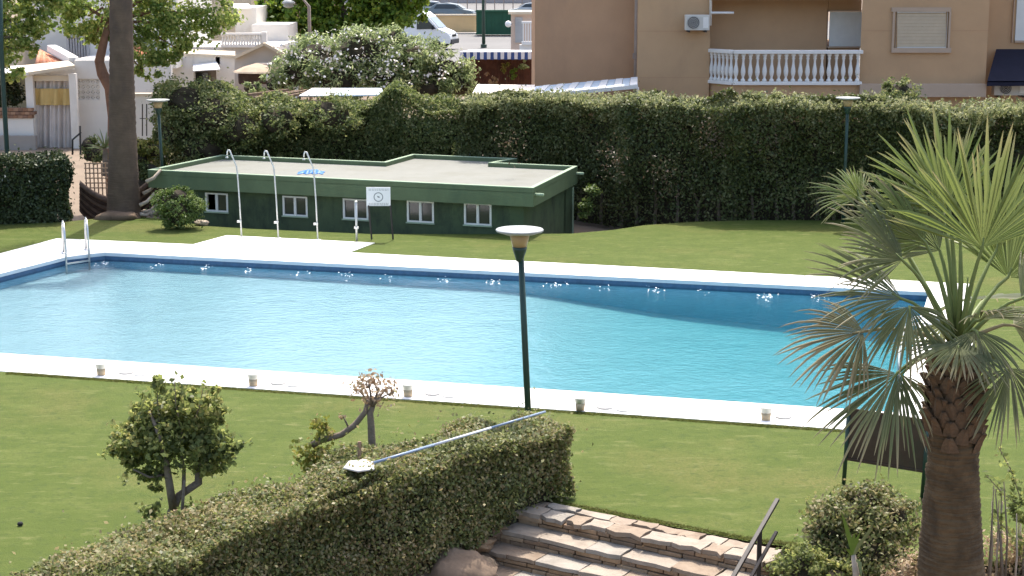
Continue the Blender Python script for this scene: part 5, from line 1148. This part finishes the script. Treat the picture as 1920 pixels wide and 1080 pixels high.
tree('bright_tree', 'broad bright green tree standing behind the white-flowered oleander', [B(560, 25, 74, 1.5, 1.4, 1.1), B(640, 15, 74, 1.7, 1.5, 1.3), B(720, 20, 74, 1.5, 1.4, 1.0), B(770, 5, 74, 1.0, 1, 0.8), B(530, 45, 73.5, 0.95, 0.9, 0.75), B(600, 60, 73.5, 1.1, 1.0, 0.75), B(680, 55, 73.5, 1.2, 1.0, 0.75), B(745, 35, 73.5, 0.8, 0.8, 0.6), B(515, 5, 74, 0.7, 0.7, 0.7), B(560, 78, 73.5, 0.7, 0.7, 0.4), B(640, -70, 74, 2.2, 2, 1.4), B(740, -50, 74, 1.6, 1.5, 1.2)], 24000, L_bright, 0.22, 0.15, [V3((t0.x, 74, -0.1)), D(648, 100, 74), D(645, 40, 74)], M_bark, [0.28, 0.22, 0.16])
ol = bush('oleander', 'wide grey-green oleander covered in white flowers behind the hedge', [B(600, 110, 55, 1.1, 1, 0.75), B(680, 100, 55, 1.3, 1, 0.8), B(560, 140, 55, 1.0, 0.9, 0.65), B(760, 110, 55, 1.2, 1, 0.8), B(830, 135, 55, 0.95, 0.9, 0.65), B(640, 150, 54.6, 1.2, 0.9, 0.65), B(730, 150, 54.6, 1.2, 0.9, 0.65), B(860, 160, 54.6, 0.6, 0.7, 0.45), B(800, 165, 54.6, 0.8, 0.8, 0.5), B(520, 160, 55, 0.6, 0.6, 0.4), B(740, 72, 55, 0.6, 0.6, 0.35), B(470, 165, 54.6, 0.35, 0.4, 0.25)], 26000, L_olean, 0.15, 0.05, D(690, 290, 55), cat='shrub', shell=0.75)
P_, N_ = crown_points([B(590, 105, 54.6, 1.1, 1, 0.75), B(680, 100, 54.4, 1.3, 1, 0.75), B(560, 135, 54.6, 1.0, 0.9, 0.65), B(760, 120, 54.4, 1.2, 1, 0.8), B(840, 145, 54.4, 0.8, 0.9, 0.55), B(640, 140, 54.2, 1.2, 0.9, 0.65)], 1000, 0.9, 6)
leaves('flowers', P_, M_flower, ol, 0.10, 0.085)

# ================================================================== WHITE HOUSES
def hb(mbx, u0, u1, v0, Y, dep, z0=-0.3): ubox(mbx, u0, u1, v0, v0, Y, dep, z0, D((u0+u1)/2, v0, Y).z); return mbx
h1 = T('courtyard_house', 'white house with a curtained porch and yellow cloth behind the dark hedge', 'house', (-14.5, 55, 0))
hb(MB(), -40, 62, 222, 54.0, 0.3).build('garden_wall', M_plaster, h1)
ubox(MB(), -40, 66, 255, 300, 53.7, 0.25).build('wall_base', mat('grey_render', (0.33, 0.30, 0.27), 0.9, 0.1, 2), h1)
for k in range(11):
    for r_ in range(3):
        mb = MB(); x0 = -38 + k*9 + (r_ % 2)*4; ubox(mb, x0, x0 + 8.2, 203 + r_*6.6, 203 + r_*6.6 + 5.6, 53.95, 0.3); mb.build('brick', mat('brick_%d' % ((k + r_) % 3), [(0.27, 0.15, 0.09), (0.33, 0.20, 0.13), (0.22, 0.13, 0.09)][(k + r_) % 3], 0.9, 0.2, 5), h1)
ubox(MB(), 62, 146, 130, 300, 58.6, 0.3).build('house_wall', M_plaster, h1)
ubox(MB(), -40, 62, 140, 300, 58.0, 0.3).build('rear_wall', mat('olive_wall', (0.30, 0.30, 0.22), 0.9, 0.1, 2), h1)
mb = MB(); a, b, c, d = D(55, 141, 54.0), D(141, 128, 54.0), D(128, 119, 58.5), D(40, 128, 58.5); mb.extr([a, b, c, d], (0, 0, 0.10)); mb.build('porch_roof', M_plaster2, h1)
mb = MB(); a, b, c, d = D(-40, 146, 54.0), D(54, 141, 54.0), D(40, 128, 58.5), D(-40, 132, 58.5); mb.extr([a, b, c, d], (0, 0, 0.10)); mb.build('side_roof', M_plaster, h1)
for u in (58, 139): ubox(MB(), u-2.5, u+2.5, 138, 300, 54.15, 0.2).build('porch_post', M_plaster, h1)
def drape(u0, u1, v0, v1, Y, m, nf, amp, parent, name):
    mb = MB(); n = nf*6; vs = []
    for i in range(n+1):
        u = u0 + (u1-u0)*i/n; y = Y + amp*math.sin(i/6*2*math.pi) + 0.05*math.sin(i*0.7)
        vs += [D(u, v0, Y) + V3((0, y-Y, 0)), D(u, v1, Y) + V3((0, (y-Y)*1.4, 0))]
    mb.add(vs, [(2*i, 2*i+1, 2*i+3, 2*i+2) for i in range(n)]); return mb.build(name, m, parent, smooth=True)
drape(62, 140, 150, 290, 54.5, M_curtain, 9, 0.05, h1, 'curtain'); drape(66, 138, 166, 197, 54.36, M_yell, 5, 0.03, h1, 'yellow_cloth')
mb = MB(); ubox(mb, 62, 139, 142, 152, 54.3, 0.1); mb.build('porch_beam', M_plaster2, h1)
bush('porch_shrub', 'dark green shrub in the courtyard beside the curtained porch', [B(10, 175, 55.5, 0.5, 0.5, 0.45), B(-10, 190, 55.5, 0.4, 0.4, 0.35)], 1800, L_dark, 0.12, 0.07, D(10, 220, 55.5))
# screen wall with pierced blocks
sw_ = T('block_screen_wall', 'white garden wall with a panel of pierced decorative blocks', 'wall', D(165, 260, 55))
mb = MB(); ubox(mb, 141, 320, 113, 148, 55.0, 0.25); ubox(mb, 188, 320, 148, 188, 55.0, 0.25); ubox(mb, 141, 320, 188, 330, 55.0, 0.25); mb.build('wall', M_plaster, sw_)
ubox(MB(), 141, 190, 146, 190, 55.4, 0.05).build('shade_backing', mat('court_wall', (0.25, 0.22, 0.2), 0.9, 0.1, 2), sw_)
for i in range(5):
    for j in range(4):
        u0, v0 = 142.5 + i*9.1, 148.4 + j*9.9; p, q = D(u0, v0+9.5, 55.05), D(u0+8.8, v0, 55.05); c = (p+q)/2; w, h = (q.x-p.x), (q.z-p.z); mb = MB()
        for dx, dz, ww, hh_ in ((-w/2+0.012, 0, 0.024, h), (w/2-0.012, 0, 0.024, h), (0, h/2-0.012, w-0.05, 0.024), (0, -h/2+0.012, w-0.05, 0.024)): mb.box((c.x+dx, 55.12, c.z+dz), (ww, 0.14, hh_))
        mb.beam((c.x-w/2+0.02, 55.12, c.z-h/2+0.02), (c.x+w/2-0.02, 55.12, c.z+h/2-0.02), 0.12, 0.022); mb.beam((c.x-w/2+0.02, 55.125, c.z+h/2-0.02), (c.x+w/2-0.02, 55.125, c.z-h/2+0.02), 0.12, 0.022)
        mb.build('pierced_block', M_plaster, sw_)
# two-storey house with tiled lean-to
h2 = T('tiled_house', 'tall white house with a grey shutter door and a strip of terracotta tiles', 'house', (-17, 62, 0))
hb(MB(), 30, 126, -40, 63.0, 6).build('gable_wall', M_plaster, h2); hb(MB(), 126.2, 330, -60, 61.5, 7).build('front_wall', mat('warm_white', (0.68, 0.66, 0.63), 0.9, 0.05, 1.5), h2)
hb(MB(), -60, 29.5, 86, 60.5, 4).build('side_wing', M_plaster2, h2)
dz = bpy.data.objects.new('shutter_door', None); COL.objects.link(dz); dz.parent = h2; dz.location = D(146, 90, 61.4) - wloc(h2)
for k in range(8): mb = MB(); ubox(mb, 126 + k*5.0, 126 + k*5.0 + 4.6, 70, 110, 61.42, 0.06); mb.build('panel', M_shutter, dz)
mb = MB(); ubox(mb, 124, 168, 67, 70, 61.38, 0.1); mb.build('lintel', M_shutter, dz)
ubox(MB(), 141, 330, 111, 128, 58.4, 3.0).build('terrace', M_plaster, h2)
mb = MB(); mb.beam(D(97, 90, 60.2), D(138, 113, 58.6), 0.35, 0.22); mb.build('sloping_coping', M_balw, h2)
for k in range(9):
    a, b = D(74 + k*5.4, 97 + k*0.9 if k < 4 else 97 + k*2.6, 60.5), D(70 + k*7.2, 121, 58.8)
    a = D(76 + k*2.6, 97 + k*1.4, 60.3); b = D(70 + k*6.6, 122, 58.8)
    mb = MB(); mb.tube([a, b], [0.085, 0.10], 8); mb.build('roof_tile_row', M_tile if k % 2 else mat('tile_pale', (0.55, 0.26, 0.16), 0.85, 0.2, 5), h2, smooth=True)
mb = MB(); mb.extr([D(72, 97, 60.6), D(100, 108, 60.4), D(126, 124, 58.75), D(66, 124, 58.75)], (0, 0, -0.08)); mb.build('roof_deck', M_tile, h2)
for k in range(6): mb = MB(); mb.tube([D(244 + k*4.4, 88, 61.0), D(240 + k*5.2, 108, 59.5)], [0.09, 0.10], 8); mb.build('roof_tile_row', M_tile, h2, smooth=True)
mb = MB(); mb.extr([D(238, 87, 61.2), D(274, 87, 61.2), D(276, 110, 59.4), D(236, 110, 59.4)], (0, 0, -0.06)); mb.build('roof_deck', M_tile, h2)
ubox(MB(), 208, 216, 0, 20, 61.4, 0.1).build('window', M_shutter, h2)
# terraced house with roof terrace and carport
h3 = T('terrace_house', 'white stepped house with a balustraded roof terrace and an arched carport', 'house', (-10, 62, 0))
mb = MB(); ubox(mb, 245, 362, 104, 330, 59.5, 0.3); ubox(mb, 362, 412, 104, 120, 59.5, 0.3); ubox(mb, 412, 440, 104, 330, 59.5, 0.3); mb.build('front_wall', M_plaster, h3)
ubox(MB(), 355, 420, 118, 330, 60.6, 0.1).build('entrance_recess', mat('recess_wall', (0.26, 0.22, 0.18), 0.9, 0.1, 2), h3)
mb = MB(); mb.extr([D(345, 104, 59.4), D(441, 108, 59.4), D(441, 100, 63), D(345, 96, 63)], (0, 0, 0.08)); mb.build('roof_edge', M_plaster2, h3)
mb = MB(); mb.extr([D(362, 134, 58.6), D(413, 131, 58.6), D(406, 117, 59.45), D(362, 122, 59.45)], (0, 0, 0.03)); mb.build('door_canopy', M_balw, h3)
ubox(MB(), 366, 390, 136, 160, 60.4, 0.1).build('door', M_glass, h3)
hb(MB(), 330, 520, 88, 64.0, 5).build('upper_wall', M_plaster, h3)
mb = MB(); ubox(mb, 414, 497, 62, 66, 63.8, 0.25); ubox(mb, 414, 497, 84, 89, 63.8, 0.25); ubox(mb, 491, 499, 60, 89, 63.75, 0.3); mb.build('terrace_rail', M_balw, h3)
p = D(420, 84, 63.9); hB = D(420, 66, 63.9).z - p.z
for k in range(15):
    mb = MB(); x = D(418 + k*5.1, 84, 63.9).x; mb.lathe([(0.05, 0), (0.03, hB*0.15), (0.055, hB*0.4), (0.026, hB*0.75), (0.05, hB)], 8, (x, 63.9, p.z)); mb.build('baluster', M_balw, h3, smooth=True)
hb(MB(), 440, 480, 14, 70.0, 4).build('stair_tower', M_plaster, h3); mb = MB(); mb.extr([D(434, 18, 69.4), D(472, 17, 69.4), D(466, 9, 70.6), D(438, 9, 70.6)], (0, 0, 0.05)); mb.build('tower_canopy', M_balw, h3)
hb(MB(), 472, 540, 46, 69.0, 3).build('lower_block', M_plaster, h3)
# carport: gable wall with an arch
pts = []
for u, v in [(440, 180), (440, 110), (497, 84), (545, 110), (548, 180)]: pts.append(D(u, v, 58.6))
mb = MB(); arch = [D(457 + (528-457)*(0.5 - 0.5*math.cos(math.pi*i/10)), 150 - 34*math.sin(math.pi*i/10), 58.6) for i in range(11)]
outer = [pts[0], pts[1], pts[2], pts[3], pts[4]]; inner_ = [V3((arch[0].x, 58.6, pts[0].z))] + arch + [V3((arch[-1].x, 58.6, pts[-1].z))]
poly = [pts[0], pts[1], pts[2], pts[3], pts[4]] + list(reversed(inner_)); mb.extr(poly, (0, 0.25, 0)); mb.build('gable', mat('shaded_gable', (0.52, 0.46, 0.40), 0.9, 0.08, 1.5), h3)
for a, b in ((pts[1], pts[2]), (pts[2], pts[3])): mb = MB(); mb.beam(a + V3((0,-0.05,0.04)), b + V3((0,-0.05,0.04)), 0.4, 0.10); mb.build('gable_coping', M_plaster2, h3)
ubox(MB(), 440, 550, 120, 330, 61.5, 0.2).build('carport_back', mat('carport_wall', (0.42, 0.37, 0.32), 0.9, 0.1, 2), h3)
um = T('garden_parasol', 'faded tan parasol in front of the arched carport', 'parasol', D(480, 190, 57.8)); c = D(482, 118, 57.8)
mb = MB(); mb.lathe([(0.85, -0.32), (0.80, -0.27), (0.45, -0.12), (0.02, 0)], 8, c); mb.build('canopy', M_tan, um); mb = MB(); mb.tube([V3((c.x, c.y, 0)), c], 0.03, 8); mb.build('pole', M_wood, um)
mb = MB(); mb.box(D(478, 145, 57.9), (1.1, 0.5, 0.45)); tag(mb.build('covered_table', M_ham, None, bevel=0.06), 'dark covered table under the tan parasol', 'table')
pk = T('pink_house', 'pink rendered house wall behind the white stair tower', 'house', (-13, 74, 0)); hb(MB(), 470, 620, -60, 78, 4).build('wall', M_pinkp, pk); ubox(MB(), 498, 512, 0, 25, 77.9, 0.15).build('window', M_shutter, pk)
hb(MB(), 250, 470, -70, 76, 4).build('wing', M_plaster2, pk)
lw_ = T('low_wall', 'low white wall with thin fence posts beside the lamp', 'wall', D(270, 250, 50))
ubox(MB(), 240, 312, 178, 300, 50.0, 0.2).build('wall', M_plaster, lw_)
mb = MB(); ubox(mb, 238, 314, 175.5, 178.5, 49.95, 0.32); mb.build('coping', M_plaster2, lw_)
for u in (267, 275): mb = MB(); mb.tube([D(u, 255, 49.6), D(u, 195, 49.6)], 0.02, 6); mb.build('post', M_iron, lw_)
mb = MB(); mb.tube([D(262, 222, 49.6), D(300, 224, 49.6)], 0.012, 6); mb.build('wire', M_iron, lw_)

# ================================================================== STREET
mb = MB(); mb.add([(-45, 78, 0.012), (30, 78, 0.012), (40, 400, 0.012), (-60, 400, 0.012)], [(0,1,2,3)]); struct(mb.build('street', M_asph))
mb = MB(); mb.box((-6, 142.6, 0.06), (30, 1.6, 0.13)); struct(mb.build('pavement', mat('pavement', (0.45, 0.41, 0.36), 0.9, 0.1, 0.5)))
mb = MB(); mb.box((-15, 195, 0.45), (60, 100, 0.95)); struct(mb.build('parking_terrace', M_asph))
ow = T('ochre_wall', 'long low ochre wall behind the white van', 'wall', (-6, 143.5, 0)); ubox(MB(), 640, 893, 29, 60, 143.5, 0.6, 0, None).build('wall', M_ochre, ow); ubox(MB(), 640, 893, 27, 29.4, 143.4, 0.8).build('coping', M_plaster2, ow)
def wheel(o, x, y, r_, w):
    wh = bpy.data.objects.new('wheel', None); COL.objects.link(wh); wh.parent = o; wh.location = (x, y, r_); wh.rotation_euler = (math.pi/2, 0, 0)
    mb = MB(); mb.lathe([(r_*0.6, -w/2), (r_*0.94, -w/2), (r_, -w*0.35), (r_, w*0.35), (r_*0.94, w/2), (r_*0.6, w/2)], 18); mb.build('tyre', M_rubber, wh, smooth=True, world=False)
    mb = MB(); mb.lathe([(r_*0.6, -w*0.45), (r_*0.2, -w*0.40), (r_*0.2, w*0.40), (r_*0.6, w*0.45)], 14); mb.build('rim', M_galv, wh, smooth=True, world=False)
def sidebody(prof, w, taper=0.0):
    mb = MB(); n = len(prof); vs = []
    zm = max(p[1] for p in prof)
    for s_ in (-1, 1):
        for x, z in prof: vs.append((x, s_*(w/2)*(1 - taper*max(0, (z - zm*0.5)/(zm*0.5))), z))
    mb.add(vs, [tuple(range(n)), tuple(reversed(range(n, 2*n)))] + [(i, n+i, n+(i+1)%n, (i+1)%n) for i in range(n)]); return mb
vp = G(855, 93); van = T('white_van', 'white high-roofed delivery van parked in the street', 'van', (vp.x - 3.0, 117.5, 0.012), None, R(-14))
prof = [(-3.0, 0.45), (-3.05, 1.2), (-3.0, 2.45), (-2.8, 2.62), (0.6, 2.66), (1.0, 2.58), (1.35, 2.30), (2.12, 1.48), (2.75, 1.22), (2.95, 1.0), (3.0, 0.62), (2.95, 0.42)]
sidebody(prof, 2.02, 0.10).build('body', M_van, van, bevel=0.06, world=False)
mb = MB(); mb.add([(1.40, -0.82, 2.22), (1.40, 0.82, 2.22), (2.10, 0.90, 1.51), (2.10, -0.90, 1.51)], [(0,3,2,1)]); mb.v = [(x+0.03, y, z+0.025) for x, y, z in mb.v]; mb.build('windscreen', mat('windscreen', (0.12, 0.17, 0.19), 0.1, 0.1, 1, spec=0.7), van, world=False)
for s_ in (-1, 1):
    mb = MB(); y = s_*1.018; mb.extr([(0.55, y*0.955, 2.05), (1.35, y*0.955, 2.05), (1.95, y*0.985, 1.45), (0.55, y*0.985, 1.40)], (0, s_*0.012, 0)); mb.build('side_window', M_glass, van, world=False)
    mb = MB(); mb.box((2.80, s_*0.72, 1.02), (0.22, 0.34, 0.22)); mb.build('headlight', M_lens, van, bevel=0.04, world=False)
    mb = MB(); mb.box((1.75, s_*1.16, 1.55), (0.12, 0.20, 0.30)); mb.build('mirror', M_rubber, van, bevel=0.03, world=False)
mb = MB(); mb.box((2.88, 0, 0.58), (0.36, 1.94, 0.34)); mb.build('bumper', mat('bumper_grey', (0.05, 0.05, 0.055), 0.6, 0.1, 4), van, bevel=0.05, world=False)
mb = MB(); mb.box((2.94, 0, 0.98), (0.14, 0.9, 0.16)); mb.build('grille', M_rubber, van, bevel=0.02, world=False)
for x in (-1.9, 1.95):
    for s_ in (-1, 1): wheel(van, x, s_*0.9, 0.36, 0.24)
mb = MB(); mb.box((0, 0, 0.42), (5.4, 1.8, 0.2)); mb.build('chassis', M_rubber, van, world=False)
def car(loc, rz, m, label):
    o = T('parked_car', label, 'car', loc, 'cars parked behind the ochre wall', rz)
    prof = [(-2.1, 0.35), (-2.15, 0.8), (-1.95, 1.0), (-1.3, 1.45), (-0.2, 1.52), (0.5, 1.42), (1.2, 0.98), (1.95, 0.86), (2.15, 0.65), (2.1, 0.35)]
    sidebody(prof, 1.78, 0.22).build('body', m, o, bevel=0.06, world=False)
    for s_ in (-1, 1):
        mb = MB(); mb.extr([(-1.45, s_*0.80, 1.02), (0.95, s_*0.80, 1.02), (0.42, s_*0.735, 1.36), (-1.15, s_*0.735, 1.40)], (0, s_*0.02, 0)); mb.build('side_window', M_glass, o, world=False)
        mb = MB(); mb.box((2.05, s_*0.6, 0.74), (0.14, 0.34, 0.14)); mb.build('headlight', M_lens, o, bevel=0.03, world=False)
    mb = MB(); mb.add([(0.58, -0.66, 1.40), (0.58, 0.66, 1.40), (1.2, 0.74, 1.01), (1.2, -0.74, 1.01)], [(0,3,2,1)]); mb.v = [(x+0.03, y, z+0.03) for x, y, z in mb.v]; mb.build('windscreen', M_glass, o, world=False)
    for x in (-1.35, 1.35):
        for s_ in (-1, 1): wheel(o, x, s_*0.8, 0.31, 0.2)
c1 = D(846, 30, 150); car((c1.x, 150, 0.93), R(-8), M_carg, 'dark grey car parked above the ochre wall beside the van'); c2 = D(985, 30, 152); car((c2.x+0.6, 153, 0.93), R(170), M_cars, 'silver car parked above the green container'); c3 = D(815, 30, 160); car((c3.x, 158, 0.93), R(5), M_cars, 'silver car parked behind the dark grey car')
ct = T('green_container', 'large dark green ribbed metal container standing in the street', 'container', (-1.0, 138, 0.012))
a, b = D(893, 68, 138), D(985, 68, 138); zt = D(930, 21, 138).z; w = b.x-a.x
mb = MB(); mb.box(((a.x+b.x)/2, 139.2, zt/2+0.1), (w, 2.3, zt-0.1)); mb.build('body', M_cont, ct, bevel=0.03)
for k in range(7): mb = MB(); mb.box((a.x + 0.12 + (w-0.24)*k/6, 138.02, zt/2+0.1), (0.12, 0.12, zt-0.3)); mb.build('rib', M_cont, ct)
for z in (0.22, zt+0.02): mb = MB(); mb.box(((a.x+b.x)/2, 138.0, z), (w+0.1, 0.2, 0.16)); mb.build('edge_beam', M_cont, ct)
sp = G(907, 90); so = T('street_lamp', 'tall dark street lamp pole in front of the green container', 'lamp post', (sp.x, sp.y, 0)); mb = MB(); mb.tube([(sp.x, sp.y, 0), (sp.x-0.03, sp.y, 4), (sp.x-0.05, sp.y, 9)], [0.13, 0.10, 0.07], 10); mb.build('pole', M_gpole, so, smooth=True); mb = MB(); mb.box((sp.x-0.5, sp.y, 9), (1.1, 0.25, 0.14)); mb.build('lamp_head', M_shade, so, bevel=0.04); mb = MB(); mb.lathe([(0.22, 0), (0.22, 0.25), (0.14, 0.3)], 12, (sp.x, sp.y, 0)); mb.build('base', M_gpole, so)
gh = T('gate_house', 'pinkish gatehouse with white balustrade beside the brown wing of the flats', 'building', (1.5, 100, 0))
mb = MB(); ubox(mb, 958, 1010, 27, 120, 104, 3); mb.build('wall', mat('pale_pink', (0.60, 0.46, 0.37), 0.9, 0.06, 1), gh); ubox(MB(), 953, 1012, 22, 27, 103.7, 3.6).build('roof_edge', M_plaster2, gh); ubox(MB(), 966, 980, 32, 80, 103.9, 0.2).build('door', mat('grey_door', (0.38, 0.38, 0.38), 0.7, 0.1, 2), gh)
mb = MB(); ubox(mb, 978, 1012, 40, 44, 101, 0.3); ubox(mb, 978, 1012, 78, 84, 101, 0.3); ubox(mb, 974, 1012, 84, 130, 101.2, 0.4); mb.build('balcony_rail', M_balw, gh)
for k in range(6): mb = MB(); ubox(mb, 980 + k*4.6, 982.2 + k*4.6, 44, 78, 101.05, 0.12); mb.build('baluster', M_balw, gh)
gl_ = T('globe_lamp', 'white globe lamp on the corner of the gatehouse', 'lamp', D(954, 45, 103)); mb = MB(); mb.blob(D(953, 45, 103), (0.20, 0.20, 0.20), 0, 0, 16, 10); mb.build('globe', M_globe, gl_, smooth=True); mb = MB(); mb.tube([D(953, 45, 103), D(960, 45, 103.9)], 0.04, 6); mb.build('bracket', M_iron, gl_)
# awning over a reed-fenced yard
ya = T('striped_awning', 'blue and white striped awning over the brown reed fence', 'awning', D(930, 105, 62))
for k in range(22):
    u0 = 862 + k*6.4; mb = MB(); mb.extr([D(u0, 97.5, 61.5), D(u0+6.2, 97.5, 61.5), D(u0+6.2, 111 + (k % 2), 61.4), D(u0, 111 + (k % 2), 61.4)], (0, 0.02, 0)); mb.build('valance_stripe', M_stripeB if k % 2 else M_stripeW, ya)
mb = MB(); mb.extr([D(861, 97.3, 61.5), D(1003, 97.3, 61.5), D(1003, 94, 63.4), D(880, 93, 63.4)], (0, 0, -0.02)); mb.build('canopy_top', M_sheet, ya)
for u in (864, 1000): mb = MB(); mb.tube([D(u, 100, 61.6), V3((D(u, 100, 61.6).x, 61.6, 0))], 0.04, 8); mb.build('post', M_balw, ya)
rf = T('reed_fence', 'dark brown reed fence below the striped awning', 'fence', D(935, 200, 62.6))
for k in range(46): mb = MB(); mb.tube([V3((D(872 + k*2.85, 0, 62.6).x, 62.6 + random.uniform(-.03, .03), 0)), V3((D(872 + k*2.85, 0, 62.6).x, 62.6, D(900, 106 + random.uniform(0, 3), 62.6).z))], 0.032, 6); mb.build('reed', M_reed, rf)
for i, (u, v) in enumerate([(945, 130), (920, 148), (965, 135), (985, 125), (880, 115)]):
    bush('potted_plant', ['yellowing leafy plant against the reed fence', 'small sprawling plant low on the reed fence', 'bright green plant against the reed fence', 'pale flowering plant at the end of the reed fence', 'trailing plant hanging from the striped awning post'][i], [B(u, v, 62.2, 0.22, 0.15, 0.28)], 130, [L_yel, L_dry, L_bright, L_olean, L_yel][i], 0.12, 0.07, V3((D(u, v, 62.2).x, 62.2, 0)), cat='plant', core=False, shell=0.1)
# far end of the street
fb_ = T('far_building', 'pale pink building closing the far end of the street', 'building', (-4, 215, 0.9)); mb = MB(); mb.box((-4, 220, 5), (60, 8, 9)); mb.build('wall', mat('far_wall', (0.52, 0.44, 0.40), 0.9, 0.06, 0.3), fb_)
for k in range(12): mb = MB(); mb.box((-12 + k*2.2, 215.9, 2.9), (0.8, 0.1, 2.2)); mb.build('window', M_shutter, fb_)
ff = T('street_railing', 'thin dark railing along the car park at the far end of the street', 'railing', (-4, 165, 0.9))
for k in range(16): mb = MB(); mb.tube([(-8 + k*0.9, 165, 0.9), (-8 + k*0.9, 165, 3.2)], 0.05, 6); mb.build('post', M_pipe, ff)
for z in (1.3, 2.4, 3.2): mb = MB(); mb.tube([(-8, 165, z), (5.5, 165, z)], 0.03, 6); mb.build('rail', M_pipe, ff)
# grey lamp among the bright tree's leaves
gp = T('lantern_post', 'grey lantern post rising between the oleander and the bright tree', 'lamp post', V3((D(579, 200, 60).x, 60, 0))); x = D(579, 0, 60).x
mb = MB(); mb.tube([(x, 60, 0), (x, 60, D(579, 12, 60).z), D(566, -4, 60), D(545, -2, 60)], [0.07, 0.06, 0.04, 0.03], 8); mb.build('post', M_pipe, gp, smooth=True)
mb = MB(); mb.lathe([(0.05, 0.28), (0.22, 0.16), (0.24, 0.10), (0.16, 0.06), (0.20, 0.0), (0.05, -0.06)], 14, D(541, 12, 60)); mb.build('lantern', M_shade, gp, smooth=True)

# small dark sprinkler on the lawn
sp_ = G(38, 984); mb = MB(); mb.lathe([(0.03, 0), (0.032, 0.015), (0.022, 0.03), (0.006, 0.034)], 12, sp_); tag(mb.build('sprinkler_head', M_rubber, None, smooth=True), 'small dark sprinkler head on the open lawn', 'sprinkler')
